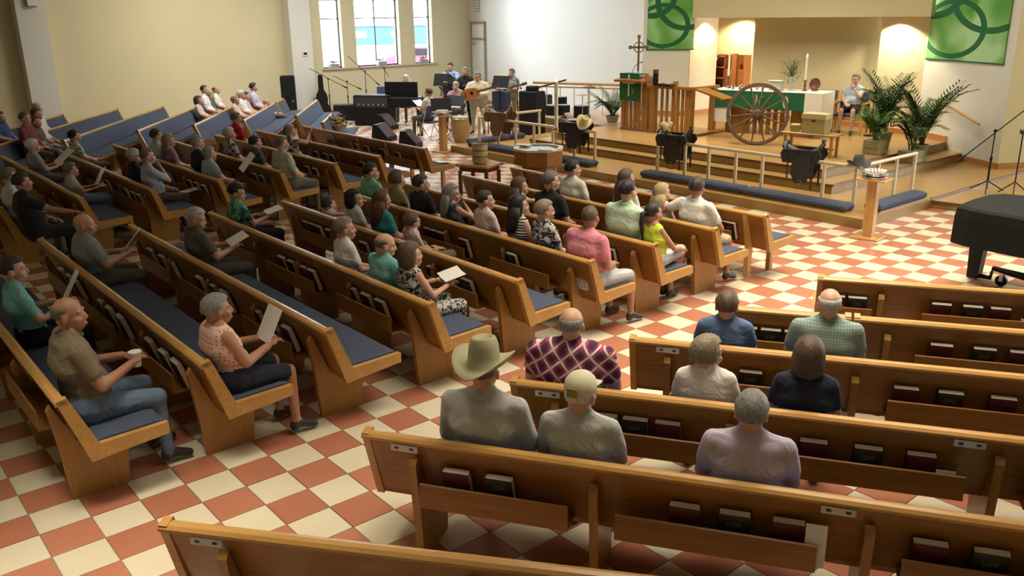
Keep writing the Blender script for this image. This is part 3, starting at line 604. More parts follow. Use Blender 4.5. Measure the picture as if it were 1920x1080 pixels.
def body_prims(P):
    """returns [(a, b, ra, rb, tag)], a = joint, tag 0 skin 1 shirt 2 trousers 6 shoe"""
    k = (P['z']-.55)/.61; W = P.get('w', 1.0)*(.55+.45*min(k, 1.15)); fem = P.get('fem', 0)
    Z = lambda z: .55+(z-.55)*k
    lean = P.get('lean', 0.0)
    def U(x, y, z): return Vector((x, y-lean*max(0, 1.16-z)*1.0, Z(z)))
    out = []; hip = .1*W; sh = (.172 if not fem else .150)*W; stand = P.get('stand')
    py = .0 if stand else .04
    if stand:
        zb = P['z']-1.16; Z = lambda z: z+zb
        k = 1
    def add(a, b, ra, rb, tg): out.append((Vector(a), Vector(b), ra, rb, tg))
    add(U(-hip*.75, py, .57), U(hip*.75, py, .57), .125*W, .125*W, 2 if not P.get('dress') else 1)
    add(U(-.055*W, py-.0, .70), U(.055*W, py-.0, .70), .125*W*(1 if not fem else .92), .125*W*(1 if not fem else .92), 1)
    add(U(-.075*W, -.01, .85), U(.075*W, -.01, .85), .115*W, .115*W, 1)
    add(U(-.09*W, -.022, .95), U(.09*W, -.022, .95), .085*W, .085*W, 1)
    add(U(-sh*.7, -.02, .985), U(sh*.7, -.02, .985), .06, .06, 1)
    add(U(-sh*.55, -.025, 1.01), U(-.02, -.02, 1.055), .045, .042, 1 if P.get('sl') != 0 else 0); add(U(sh*.55, -.025, 1.01), U(.02, -.02, 1.055), .045, .042, 1 if P.get('sl') != 0 else 0)
    add(U(0, -.02, 1.0), U(0, -.008, 1.04), .062, .054, 1 if not P.get('sl') == 0 else 0)
    add(U(0, -.012, 1.02), U(0, 0, 1.10), .054, .054, 0)
    sl = P.get('sl', 1)
    for s in (-1, 1):
        pose = P.get('arm', 'lap'); pose = pose[0 if s < 0 else 1] if isinstance(pose, (tuple, list)) else pose
        S = U(s*sh, -.02, .975)
        if pose == 'lap': E_ = U(s*(sh+.055), .04, .73); Wr = Vector((s*.07, .27, Z(.66)))
        elif pose == 'hold': E_ = U(s*(sh+.055), .08, .74); Wr = Vector((s*.10, .31, Z(.78)))
        elif pose == 'fold': E_ = U(s*(sh+.06), .10, .76); Wr = Vector((s*-.02, .20, Z(.78)))
        elif pose == 'chin': E_ = U(s*(sh+.02), .20, .80); Wr = Vector((s*.03, .15, Z(1.0)))
        elif pose == 'up': E_ = U(s*(sh+.10), .16, .95); Wr = Vector((s*.16, .30, Z(1.12)))
        elif pose == 'back': E_ = U(s*(sh+.20), -.05, .86); Wr = Vector((s*(sh+.42), -.07, Z(.85)))
        elif pose == 'reach': E_ = U(s*(sh+.16), .18, .86); Wr = Vector((s*(sh+.30), .40, Z(.82)))
        elif pose == 'knee': E_ = U(s*(sh+.05), .14, .72); Wr = Vector((s*.08, .38, Z(.64)))
        elif pose == 'down': E_ = U(s*(sh+.06), .0, .72); Wr = Vector((s*(sh+.05), .10, Z(.50)))
        elif pose == 'strum': E_ = U(s*(sh+.08), .06, .74); Wr = Vector((s*.02, .25, Z(.74)))
        elif pose == 'fret': E_ = U(s*(sh+.10), .12, .74); Wr = Vector((s*(sh+.22), .30, Z(.86)))
        elif pose == 'mic': E_ = U(s*(sh+.07), .12, .80); Wr = Vector((s*.03, .20, Z(1.02)))
        mid = S.lerp(E_, .62); ar = .047*min(W, 1.15)
        if sl == 0: add(S, E_, ar*.95, ar*.85, 0)
        elif sl == 1: add(S, mid, ar*1.22, ar*1.15, 1); add(mid, E_, ar*.9, ar*.82, 0)
        else: add(S, E_, ar*1.15, ar*1.0, 1)
        add(E_, Wr, ar*.82 if sl < 2 else ar*.95, ar*.58 if sl < 2 else ar*.72, 0 if sl < 2 else 1)
        P.setdefault('hands', []).append((E_.copy(), Wr.copy(), s))
    for s in (-1, 1):
        H = Vector((s*hip, py, Z(.55) if stand else .55))
        lg = P.get('legs', 'sit')
        if stand: Kn = Vector((s*(hip+.0), py+.03, .50*P['z']/1.62)); An = Vector((s*(hip+.02), py-.0, .09)); To = Vector((s*(hip+.05), py+.15, .045)); H.z = .88*P['z']/1.62
        elif lg == 'cross' and s > 0: Kn = Vector((.02, .46, .60)); An = Vector((-.16, .62, .30)); To = Vector((-.2, .74, .27))
        else: Kn = Vector((s*(hip+.03), .43, .525)); An = Vector((s*(hip+.03), .45, .09)); To = Vector((s*(hip+.05), .59, .045))
        th_ = .088*min(W, 1.2); sh_ = P.get('shorts')
        add(H, H.lerp(Kn, .9) if sh_ else Kn, th_*(1.0), .068, 2 if not P.get('dress') else 1)
        add(H.lerp(Kn, .8), Kn, .058, .052, 0 if sh_ else 2)
        add(Kn, An, .054, .034 if sh_ else .045, 0 if sh_ else 2)
        add(An, To, .04, .032, 6); add(An-Vector((0, .02, .02)), An-Vector((0, .02, .03)), .042, .04, 6)
    return out
def hand_geo(mb, E_, Wr, s, mi=0):
    d = (Wr-E_).normalized(); side = Vector((1, 0, 0)) if abs(d.x) < .8 else Vector((0, 1, 0)); n = d.cross(side).normalized(); side = n.cross(d).normalized()
    if n.z > 0: n = -n
    pc = Wr+d*.045
    mx = Matrix((side, d, n)).transposed().to_4x4(); mx.translation = pc
    mb.ell((0, 0, 0), (.038, .048, .016), 8, mi, mx)
    for q, (fx, fl) in enumerate(((-.028, .034), (-.010, .040), (.009, .038), (.027, .030))):
        a = mx @ Vector((fx, .038, 0)); b = mx @ Vector((fx*1.1, .038+fl, .008)); c = mx @ Vector((fx*1.05, .038+fl*1.45, .034))
        mb.tube([a, b, c], [.0095, .0088, .0065], 6, mi)
    a = mx @ Vector((-s*.030, -.015, .0)); b = mx @ Vector((-s*.055, .015, .014)); c = mx @ Vector((-s*.050, .042, .028))
    mb.tube([a, b, c], [.012, .0105, .0075], 6, mi)
PEOPLE = []
def person(label, x, y, z, rz, hair, hc, shirt, trousers='dkhaki', group=None, skin='fair', yaw=0, pitch=0, roll=0, vox=.022, **kw):
    P = dict(label=label, x=x, y=y, z=z, rz=rz, hair=hair, hc=hc, shirt=shirt, trousers=trousers, group=group, skin=skin, yaw=yaw, pitch=pitch, roll=roll, vox=vox, **kw)
    pr = body_prims(P); mb = M()
    for a, b, ra, rb, tg in pr: cone(mb, a, b, ra, rb, 10)
    P['raw'] = remesh_queue(mb, vox, 3); P['pr'] = pr; PEOPLE.append(P)
hairc = {}
def build_people():
    bpy.context.view_layer.update(); dg = bpy.context.evaluated_depsgraph_get()
    for idx, P in enumerate(PEOPLE):
        V, Fc = harvest(P['raw'], dg)
        cen = np.array([V[list(f)].mean(0) for f in Fc]); best = np.full(len(Fc), 1e9); tg = np.zeros(len(Fc), int)
        for a, b, ra, rb, t_ in P['pr']:
            a = np.array(a); b = np.array(b); ab = b-a; L2 = max(1e-9, ab@ab); u = np.clip(((cen-a)@ab)/L2, 0, 1)
            dd = np.linalg.norm(cen-(a+u[:, None]*ab), axis=1)-(ra+(rb-ra)*u)
            mk = dd < best; best[mk] = dd[mk]; tg[mk] = t_
        hm = Matrix.Translation((0, 0, P['z'])) @ Euler((R(P['pitch']), R(P['roll']), R(P['yaw'])), 'XYZ').to_matrix().to_4x4()
        ks = min(1.0, .80+.2*max(0, (P['z']-.55)/.61)) if not P.get('stand') else 1.0; hm = hm @ Matrix.Scale(ks, 4)
        H = np.c_[BV, np.ones(len(BV))] @ np.array(hm).T
        hd = M()
        for h in P['hands']: hand_geo(hd, *h)
        n0 = len(V); n1 = n0+len(BV)
        verts = np.vstack([V, H[:, :3], np.array([tuple(v) for v in hd.v])])
        faces = Fc+[tuple(i+n0 for i in f) for f in BF]+[tuple(i+n1 for i in f) for f in hd.f]
        mi = list(tg)+list(BM)+[0]*len(hd.f)
        me = bpy.data.meshes.new('person'); me.from_pydata(verts.tolist(), [], faces)
        for mt in (SK[P['skin']], CL[P['shirt']], CL[P['trousers']], EYEW, EYED, LIP, SHOEW if P.get('pale_shoes') else SHOE): me.materials.append(mt)
        me.polygons.foreach_set('material_index', mi); me.polygons.foreach_set('use_smooth', [True]*len(faces)); me.update()
        o = put('person', me, None, (P['x'], P['y'], P.get('base', 0)), P['rz']); tag(o, P['label'], 'person', P['group'])
        if P['hair']:
            key = (P['hair'], idx % 3); 
            if key not in hairc: hairc[key] = hair_mesh(P['hair'], idx % 3)
            h = put('hair', hairc[key].mesh('hair', HC[P['hc']], True), o); h.matrix_local = hm
        if P.get('sl', 1) >= 1 and not P.get('fem') and P['shirt'] not in ('black', 'blue') and P['vox'] < .025:
            zc = P['z']-.115; cr = M(); pts = [(.066*math.cos(R(a)), -.010+.062*math.sin(R(a)), zc-.018*max(0, math.sin(R(a)))) for a in range(95, 446, 18)]
            cr.tube([(x*1.06, y*1.06, z-.014) for x, y, z in pts], .011, 6).tube(pts, .009, 6); ob('collar', cr, CL[P['shirt']], o, smooth=True)
        if P.get('glasses'):
            gl = M()
            for s in (-1, 1):
                gl.tube([(s*.034+.022*math.cos(t*R(45)), .098, .010+.018*math.sin(t*R(45))) for t in range(9)], .0022, 5, cap=False); gl.tube([(s*.056, .097, .012), (s*.083, .0, .008)], .0022, 5)
            gl.tube([(-.012, .10, .012), (.012, .10, .012)], .0022, 5); g_ = ob('glasses', gl, BLACK, o); g_.matrix_local = hm
        if P.get('hat') == 'cowboy':
            g_ = put('hat', cowboy().mesh('hat', plain('cream_felt', (.38, .365, .235), .9, .06), True), o); g_.matrix_local = hm @ Matrix.Translation((0, -.01, .055)) @ Matrix.Rotation(R(P.get('hatyaw', 0)), 4, 'Z')
        if P.get('hat') == 'cap':
            cp = M().lathe([(.088, 0), (.090, .03), (.082, .07), (.055, .10), (.02, .112)], 16, sy=1.18); cp.box(-.06, .06, .08, .17, -.004, .006)
            g_ = ob('cap', cp, plain('cream_cap_cloth', (.68, .64, .46), .9), o, smooth=True); g_.matrix_local = hm @ Matrix.Translation((0, -.01, .035))
            g2 = ob('cap_strap', M().box(-.03, .03, -.112, -.106, .0, .05), plain('cap_strap_print', (.30, .27, .08), .8), g_)
        P['obj'] = o; bpy.data.objects.remove(P['raw'])
def cowboy():
    mb = M(); n = 28; rings = []
    def ring(rx, ry, zf, dip=0): return [(rx*math.cos(t), ry*math.sin(t), zf(t)) for t in [2*math.pi*k/n for k in range(n)]]
    brim = lambda h: (lambda t: h*abs(math.cos(t))**1.6)
    rs = [ring(.165, .215, lambda t: .075*abs(math.cos(t))**1.5-.02*abs(math.sin(t))**3), ring(.125, .16, lambda t: .02*abs(math.cos(t))**2-.012*abs(math.sin(t))**3), ring(.088, .108, lambda t: .0), ring(.085, .104, lambda t: .05), ring(.077, .100, lambda t: .11), ring(.062, .092, lambda t: .150-.012*math.sin(t)), ring(.050, .082, lambda t: .158-.012*math.sin(t)), ring(.022, .07, lambda t: .128-.012*math.sin(t)), ring(.005, .05, lambda t: .118)]
    low = [[(x, y, z-.006) for x, y, z in r] for r in rs[:3]][::-1]
    allr = [ring(.07, .09, lambda t: -.004)]+low+rs; vs = [p for r in allr for p in r]; fs = []
    for i in range(len(allr)-1):
        for k in range(n): fs.append((i*n+k, i*n+(k+1) % n, (i+1)*n+(k+1) % n, (i+1)*n+k))
    fs.append(tuple(range((len(allr)-1)*n, len(allr)*n)))
    return mb.add(vs, fs)
GB = 'people in the near central block'; GA = 'people in the far central block'; GL = 'people in the far left block'; GC = 'people in the right block'
def pb(lab, x, row, z, hair, hc, shirt, tr='dkhaki', **k): person(lab, x, BRW[row-1]+.22, z, k.pop('rz', 0), hair, hc, shirt, tr, GB, **k)
def pa(lab, x, row, z, hair, hc, shirt, tr='dkhaki', **k): person(lab, x, ARW[row-1]+.22, z, k.pop('rz', 0), hair, hc, shirt, tr, GA, vox=k.pop('vox', .026), **k)
pb('dark haired man in a white polo shirt and khaki shorts at the pew end', -1.42, 2, 1.16, 'short', 'dark', 'white', 'khaki', w=1.12, shorts=1, yaw=18, arm=('back', 'knee'), vox=.018, skin='tanned')
pb('woman with long straight blond hair beside the man in white', -1.92, 2, 1.03, 'long', 'blond', 'rose', fem=1, w=.85, sl=0, yaw=-12)
pb('woman with long brown hair between the mint shirt and the blond hair', -2.49, 2, 1.12, 'long', 'brown', 'cream', fem=1, w=.9, yaw=-15)
pb('man with dark hair in a cream polo shirt near the font', -3.42, 2, 1.12, 'short', 'black', 'cream', w=1.05, yaw=-25, vox=.018)
pb('big man with black hair in a pale mint shirt', -1.56, 3, 1.24, 'short', 'black', 'mint', w=1.25, vox=.018)
pb('greying man in a black shirt behind the cream polo', -2.77, 3, 1.18, 'short', 'greybrown', 'black', w=1.05, yaw=-20)
pb('young woman with long brown hair raising her arm beside the man in black', -3.33, 3, 1.04, 'long', 'brown', 'wfloral', fem=1, w=.85, sl=0, yaw=-30, arm=('lap', 'up'))
pb('woman in a lime sleeveless top with a long dark ponytail', -1.2, 3, 1.06, 'pony', 'black', 'lime', 'shortplaid', fem=1, w=.88, sl=0, shorts=1, legs='cross', arm='knee', vox=.018, yaw=-8, skin='tanned')
pb('broad man in a pink polo shirt, head bent to the left', -1.22, 4, 1.15, 'crop', 'brown', 'pink', 'shortplaid', w=1.2, shorts=1, yaw=25, roll=-6, vox=.018, lean=.15, skin='tanned')
pb('boy with brown hair in a black and white flowered shirt', -1.88, 4, 1.11, 'short', 'ash', 'floral', w=.85, yaw=-20, vox=.018)
pb('woman with long black hair in a striped sleeveless top', -2.29, 4, 1.10, 'long', 'black', 'stripes', fem=1, w=.9, sl=0, yaw=-20)
pb('boy with cropped dark hair in a pale pink shirt', -2.87, 4, 1.07, 'crop', 'dark', 'palepink', w=.85, yaw=-30)
pb('woman with long ash blond hair and glasses, hands at her chin', -3.5, 4, 1.05, 'long', 'grey', 'floral2', fem=1, w=.9, sl=0, yaw=-40, arm='chin', glasses=1, vox=.018)
pb('man with receding dark hair in a black shirt', -4.13, 4, 1.08, 'short', 'dark', 'black', yaw=-25, w=1.05)
pb('child with curly brown hair in a tan shirt', -4.67, 4, 1.06, 'curly', 'brown', 'tan', w=.8)
pb('man with dark hair in a bright green polo shirt', -5.3, 4, 1.08, 'short', 'black', 'green', w=1.05, yaw=-30)
pb('woman with black hair in a white top, face turned right', -4.19, 5, 1.02, 'bob', 'black', 'ltgrey', fem=1, w=.85, yaw=-35)
pb('woman with long auburn hair in a teal top', -3.58, 5, 1.10, 'long', 'auburn', 'teal', fem=1, w=1.0)
pb('child with brown hair low in the pew behind the auburn woman', -3.0, 5, .95, 'short', 'brown', 'rose', w=.7, roll=10)
pb('child with dark hair leaning low beside a raised hand', -4.82, 5, .84, 'short', 'dark', 'palepink', w=.7, roll=-15, arm=('lap', 'up'))
pb('person with short silvery blond hair in a white shirt', -2.73, 6, 1.08, 'short', 'ash', 'white', fem=1, w=.9, yaw=-25, vox=.018)
pb('balding man in an aqua polo shirt', -2.0, 6, 1.06, 'bald', 'greybrown', 'aqua', w=1.15, yaw=-25, pitch=-12, vox=.018)
pb('woman with light brown hair in a black and white patterned sleeveless dress', -1.58, 6, 1.05, 'bob', 'brown', 'floral', 'floral', fem=1, w=.98, sl=0, yaw=-10, arm='hold', vox=.018, dress=1)
pb('woman with short dark hair in a green flowered blouse, reading', -5.3, 6, 1.06, 'short', 'black', 'gfloral', 'black', fem=1, w=1.05, yaw=-35, pitch=-14, arm='hold')
pb('white haired man in a charcoal shirt holding an open book', -4.13, 7, 1.09, 'short', 'silver', 'char', 'char', w=1.1, yaw=-35, pitch=-14, arm='hold', vox=.018)
pb('grey haired woman in a pink dotted sleeveless blouse and navy shorts', -1.25, 8, 1.07, 'short', 'grey', 'dots', 'navy', fem=1, w=1.2, sl=0, shorts=1, yaw=-8, arm='hold', vox=.016, skin='tanned')
pb('bald man in a grey polo shirt holding a printed leaflet', -4.62, 8, 1.10, '', 'grey', 'grey', 'char', w=1.28, yaw=-25, arm='hold', vox=.018)
pb('balding man in an olive brown shirt and jeans holding a white cup', -1.45, 9, 1.20, 'bald', 'greybrown', 'olive', 'jean', w=1.22, yaw=-32, arm='hold', vox=.016, skin='tanned', lean=.05)
pb('person in aqua at the left edge with dark trousers, holding a leaflet', -3.2, 9, 1.12, 'short', 'dark', 'aqua', 'black', yaw=-20, arm='hold')
pa('broad grey haired man in a sage shirt at a pew end of the far block', -8.06, 4, 1.16, 'short', 'greybrown', 'sage', 'dkhaki', w=1.3, yaw=-15)
pa('person with light hair raising a hand, in a grey plaid shirt', -9.7, 3, 1.12, 'short', 'ash', 'gplaid', w=1.0, arm=('lap', 'up'))
pa('person with dark hair in a black and grey flowered top', -9.05, 4, 1.08, 'short', 'black', 'floral2')
pa('grey haired person in a grey plaid shirt in the far central block', -10.1, 4, 1.12, 'short', 'silver', 'gplaid', yaw=-20)
pa('person with grey hair in a red shirt', -12.0, 3, 1.16, 'short', 'greybrown', 'red')
pa('grey haired man in a pale blue striped shirt, beside an open newspaper', -8.5, 5, 1.06, 'short', 'grey', 'pstripe', w=1.15)
pa('person in a navy vest behind the striped shirt', -8.95, 5, 1.18, 'short', 'grey', 'navy')
pa('woman with long blond hair in a mauve top', -10.25, 5, 1.09, 'long', 'ash', 'purple', fem=1, w=1.0)
pa('dark haired person in a pale shirt beside the mauve top', -10.85, 5, 1.12, 'short', 'dark', 'ltgrey')
pa('man with short brown hair in a blue grey polo, hand at his face', -8.35, 6, 1.15, 'crop', 'greybrown', 'ltblue', 'char', yaw=-15, arm=('lap', 'chin'))
pa('white haired woman with glasses beside the blue grey polo', -9.0, 6, 1.08, 'short', 'silver', 'navy', fem=1, yaw=-35, glasses=1)
pa('woman with black hair in a white and grey flowered blouse', -12.3, 6, 1.06, 'short', 'black', 'wfloral', fem=1, w=1.1)
pa('white haired man in a grey shirt holding a large white sheet', -11.2, 7, 1.10, 'short', 'white', 'grey', 'char', w=1.15, arm='hold', yaw=-10)
pa('grey haired woman in a light grey top holding a leaflet', -9.0, 7, .98, 'short', 'greybrown', 'ltgrey', 'jean', fem=1, w=.95, arm='hold')
pa('man in a black shirt stretching his arm along the pew', -7.3, 8, 1.16, 'short', 'black', 'black', 'black', w=1.25, arm=('lap', 'reach'), sl=1, skin='tanned')
pa('person in a pale teal shirt at the left edge of the photo', -8.05, 8, 1.13, 'short', 'greybrown', 'ltgrey', w=1.1)
pa('person in a maroon shirt behind the pale teal shirt at the left edge', -9.4, 8, 1.02, 'short', 'brown', 'maroon')
def pl(lab, x, y, z, hair, hc, shirt, tr='dkhaki', **k): person(lab, x, y, z, R(-35)+k.pop('rz', 0), hair, hc, shirt, tr, GL, vox=.03, **k)
pl('woman with shoulder length brown hair in a pale pink top', -17.72, -1.91, 1.03, 'bob', 'brown', 'palepink', fem=1, w=1.0)
pl('dark haired man in a white shirt behind the brown haired woman', -18.3, -1.5, 1.24, 'crop', 'dark', 'white')
pl('child in a bottle green shirt in the far left group', -18.75, -1.18, 1.02, 'short', 'ash', 'dgreen', w=.85)
pl('bald man at the wall in the far left group', -19.3, -.8, 1.14, 'bald', 'brown', 'white')
pl('person with glasses and sandy hair in an apricot top', -17.1, -1.2, 1.02, 'short', 'ash', 'apricot', glasses=1, w=1.05)
pl('white haired person in a white shirt of the far left group', -17.40, -.90, 1.12, 'short', 'white', 'white', w=1.1)
pl('person with black hair holding a small child in pink', -17.75, -.62, 1.04, 'short', 'black', 'rose')
pl('small bald child in pink held in the far left group', -17.35, -.25, .88, 'bald', 'blond', 'palepink', w=.6)
pl('dark haired man in a lilac blue shirt at the right of the far left group', -18.30, -.15, 1.22, 'short', 'black', 'lilac', yaw=25, w=1.15)
pl('person with reddish face in a maroon shirt', -14.60, -6.50, 1.22, 'short', 'greybrown', 'maroon', 'char', w=1.15)
pl('person in a dark jacket with white edge beside the maroon shirt', -14.97, -6.25, 1.10, 'short', 'brown', 'char', 'jean')
pl('person with brown hair behind the maroon shirt', -15.5, -6.1, 1.20, 'short', 'brown', 'cream')
pl('white haired person at the foot of the white column', -17.1, -5.75, 1.17, 'short', 'silver', 'cream')
pl('person in a royal blue shirt at the far left edge', -16.12, -6.67, 1.14, 'short', 'auburn', 'royal', w=1.1)
def pc(lab, x, y, z, hair, hc, shirt, tr='dkhaki', **k): person(lab, x, y, z, CA+k.pop('rz', 0), hair, hc, shirt, tr, GC, vox=k.pop('vox', .017), **k)
pc('child with brown bowl cut hair in a blue shirt, seen from behind', 1.04, -5.20, 1.02, 'short', 'brown', 'blue', w=.98)
pc('bald white haired man in a teal checked shirt', 1.64, -4.86, 1.11, 'bald', 'silver', 'tcheck', w=1.12)
pc('woman with curly grey blond hair and glasses in a white blouse', 1.52, -6.04, 1.02, 'curly', 'ash', 'white', fem=1, w=1.02, yaw=-45, glasses=1)
pc('woman with a dark brown bob in a navy top', 2.03, -5.74, 1.08, 'bob', 'brown', 'navy', fem=1, w=.98)
pc('bald man with a grey fringe in a red and navy plaid shirt', .80, -6.52, 1.14, 'bald', 'grey', 'plaid', w=1.38)
pc('man in a cream cowboy hat and pale grey shirt', 1.06, -7.44, 1.16, 'crop', 'greybrown', 'ltgrey', w=1.15, hat='cowboy', hatyaw=-8, sl=2)
pc('white haired person in a cream baseball cap', 1.52, -7.14, 1.08, 'crop', 'white', 'ltgrey', w=1.05, hat='cap', yaw=-12)
pc('grey haired person in a pale lilac shirt, lower right of the caps', 2.28, -6.67, 1.10, 'short', 'grey', 'lilac', 'black', w=1.1)
# seated in the chancel, and the musicians
person('person in a blue top sitting in the armchair beside the altar, hand at the mouth', -5.28, 7.75, 1.14, R(195), 'short', 'greybrown', 'ltblue', 'black', None, shorts=1, arm=('chin', 'lap'), w=.95, base=.44, vox=.026, glasses=1)
GM = 'musicians beside the windows'
person('woman with long white blond hair sitting behind the keyboard', -17.35, 4.15, 1.24, R(215), 'long', 'white', 'cream', 'dkhaki', GM, fem=1, w=.95, vox=.03)
person('dark haired singer in a pale blue shirt holding a microphone', -15.95, 4.75, 1.60, R(215), 'short', 'black', 'cblue', 'char', GM, stand=1, arm=('mic', 'down'), w=1.1, sl=2, vox=.028)
person('guitarist in an ivory jacket with glasses', -13.62, 3.92, 1.48, R(215), 'short', 'grey', 'ivory', 'khaki', GM, stand=1, arm=('strum', 'fret'), w=1.25, sl=2, vox=.024, glasses=1)
person('person in black playing behind the ivory jacket', -15.05, 4.6, 1.52, R(205), 'short', 'grey', 'black', 'black', GM, stand=1, arm=('strum', 'fret'), sl=2, vox=.028)
person('young man in a grey shirt behind the right music stand', -14.4, 5.72, 1.45, R(195), 'short', 'greybrown', 'grey', 'tan', GM, stand=1, arm=('strum', 'fret'), w=1.0, vox=.024)
person('white shirted musician with glasses sitting sideways at a music stand', -13.75, 2.45, 1.16, R(100), 'short', 'auburn', 'white', 'dkhaki', GM, arm='hold', w=.95, vox=.024, glasses=1)
person('grey haired musician in a pink flowered shirt bent over an instrument', -14.9, 4.15, 1.16, R(200), 'short', 'silver', 'pfloral', 'char', GM, arm=('strum', 'fret'), w=1.2, vox=.026, lean=.1)
build_people()
# things held
def sheet(loc, rot, w_, h_, label, mat=None, group=None, fold=True):
    mb = M(); a = .012 if fold else 0
    mb.prism([(-w_/2, a), (0, 0), (w_/2, a), (w_/2, a+.002), (0, .002), (-w_/2, a+.002)], 0, h_, 'y')
    o = ob('leaflet', mb, mat or PAPER, None, loc); o.rotation_euler = rot; return tag(o, label, 'paper', group)
printed = pattern('printed_paper', 'floral', (.12, .12, .14), (.60, .60, .60), s=.8)
sheet((-1.25, -8.05+.31, .755), (R(62), 0, R(0)), .23, .27, 'white sheet held up by the woman in the dotted blouse', fold=False)
sheet((-4.62, -8.05+.33, .765), (R(50), 0, R(-25)), .22, .28, 'printed leaflet held by the bald man in grey', fold=True)
ob('printed_picture', M().box(-.07, .07, .13, .25, .006, .014), plain('printed_ink', (.05, .05, .06), .8, .6, 40), bpy.data.objects['leaflet.001'] if 'leaflet.001' in bpy.data.objects else None)
sheet((-4.1, -7.11+.30, .775), (R(25), 0, R(-10)), .30, .21, 'open book held by the white haired man in charcoal')
sheet((-1.6, -6.18+.33, .765), (R(15), 0, R(-20)), .30, .20, 'white leaflet held by the woman in the patterned dress')
sheet((-5.28, -6.18+.33, .765), (R(15), 0, R(-10)), .26, .20, 'leaflet held by the woman in green flowers')
sheet((-3.18, -8.96+.33, .785), (R(60), 0, R(-10)), .22, .28, 'leaflet held by the person in aqua')
sheet((-11.15, -7.11+.30, .78), (R(40), 0, R(0)), .42, .34, 'large white sheet held by the white haired man in grey')
sheet((-9.0, -7.11+.33, .74), (R(60), 0, R(-35)), .20, .28, 'leaflet held by the woman in the light grey top')
sheet((-8.2, -5.25+.35, .80), (R(50), 0, R(-15)), .46, .32, 'open newspaper beside the pale blue striped shirt')
sheet((-8.35, -6.21+.35, .55), (R(10), 0, R(-15)), .24, .3, 'paper on the lap of the man in the blue grey polo')
sheet((-13.75-.30, 2.45-.02, .82), (R(35), 0, R(100)), .30, .24, 'sheet music held by the white shirted musician')
cup = thing('paper_cup', 'white paper cup held by the man in the olive shirt', 'cup', (-1.42, -8.96+.36, .79))
ob('cup_body', M().lathe([(.030, -.05), (.042, .055)], 14), WHITE, cup, smooth=False); ob('coffee', M().lathe([(.036, .04), (.036, .0551)], 14), BROWNL, cup); ob('rim', M().lathe([(.040, .05), (.045, .053), (.045, .060), (.039, .060)], 14), WHITE, cup)
# ================================================================ CHANCEL FURNITURE
def rail_post(parent, x, y, z=.15, h=.62): ob('post', M().cbox(x-.022, x+.022, y-.022, y+.022, z, z+h, .004), PALEW, parent)
def rail(label, pts, posts, z=.15):
    t = thing('communion_rail', label, 'railing', (0, 0, 0), 0, 'communion rails')
    for p, q in zip(pts, pts[1:]):
        ob('top_rail', M().tube([(p[0], p[1], z+.64), (q[0], q[1], z+.64)], .03, 8), PALEW, t)
    for x, y in posts: rail_post(t, x, y, z)
    return t
rail('communion rail with a cowboy hat on its corner, right of the chancel steps', [(-5.9, 2.1), (-1.95, 2.05), (-1.97, 3.9)], [(-5.9, 2.1), (-5.25, 2.09), (-4.72, 2.08), (-4.15, 2.07), (-3.62, 2.06), (-2.5, 2.05), (-1.97, 2.05), (-1.97, 2.7), (-1.97, 3.27), (-1.97, 3.88)])
rail('communion rail in front of the musicians, left of the font', [(-11.25, 4.0), (-11.25, 2.1), (-7.5, 2.1)], [(-11.25, 3.95), (-11.25, 3.2), (-11.25, 2.1), (-10.55, 2.1), (-9.95, 2.1), (-9.35, 2.1), (-8.75, 2.1), (-8.1, 2.1), (-7.52, 2.1)])
def kneeler(label, p, q, z=.15):
    p = Vector(p); q = Vector(q); d = q-p; t = thing('kneeler', label, 'kneeler', (p.x, p.y, z), math.atan2(d.y, d.x), 'kneelers along the communion rail')
    ob('cushion', M().cbox(0, d.length, -.13, .13, .02, .13, .035), BLUE, t, smooth=False); ob('base', M().box(.02, d.length-.02, -.11, .11, 0, .02), OAK, t)
kneeler('long blue kneeler cushion, from the third saddle to its joint', (-5.95, 1.82), (-3.75, 1.80)); kneeler('long blue kneeler cushion under the right saddle', (-3.72, 1.80), (-1.88, 1.79))
kneeler('blue kneeler cushion along the side, behind the tall wooden stand', (-1.66, 2.05), (-1.66, 3.5)); kneeler('blue kneeler cushion below the saddle with the tan hat', (-8.9, 1.85), (-7.3, 1.85))
kneeler('blue kneeler cushion left of the stacked baskets', (-11.2, 1.85), (-9.1, 1.85)); kneeler('blue kneeler cushion turned along the far side of the rail', (-11.5, 3.6), (-11.5, 2.0))
def tall_stand(label, x, y, top_label, cups):
    t = thing('pedestal_stand', label, 'stand', (x, y, 0), R(8))
    ob('base', M().cbox(-.19, .19, -.19, .19, 0, .035, .008), OAKL, t); ob('post', M().cbox(-.065, .065, -.065, .065, .035, .82, .006), OAKLV, t); ob('tray_top', M().cbox(-.20, .20, -.17, .17, .82, .84, .006), OAKL, t)
    g = thing('communion_tray', cups, 'tray', (x, y, .84), 0)
    ob('tray', M().lathe([(.15, 0), (.165, .02), (.165, .035), (.15, .038)], 24), CHROME, g); ob('tray', M().lathe([(.15, .045), (.165, .06), (.165, .08), (.15, .085)], 24), CHROME, g)
    cpm = M().lathe([(.010, 0), (.016, .03)], 8).mesh('cup', WHITE)
    for r, n in ((.13, 18), (.09, 12), (.045, 6)):
        for k in range(n): put('cup', cpm, g, (r*math.cos(6.283*k/n), r*math.sin(6.283*k/n), .085))
tall_stand('tall wooden pedestal stand on the tiles at the right', -1.2, 1.12, '', 'silver tray of small cups on the right pedestal stand')
tall_stand('tall wooden pedestal stand on the tiles near the musicians', -11.81, 1.47, '', 'silver tray of small cups on the left pedestal stand')
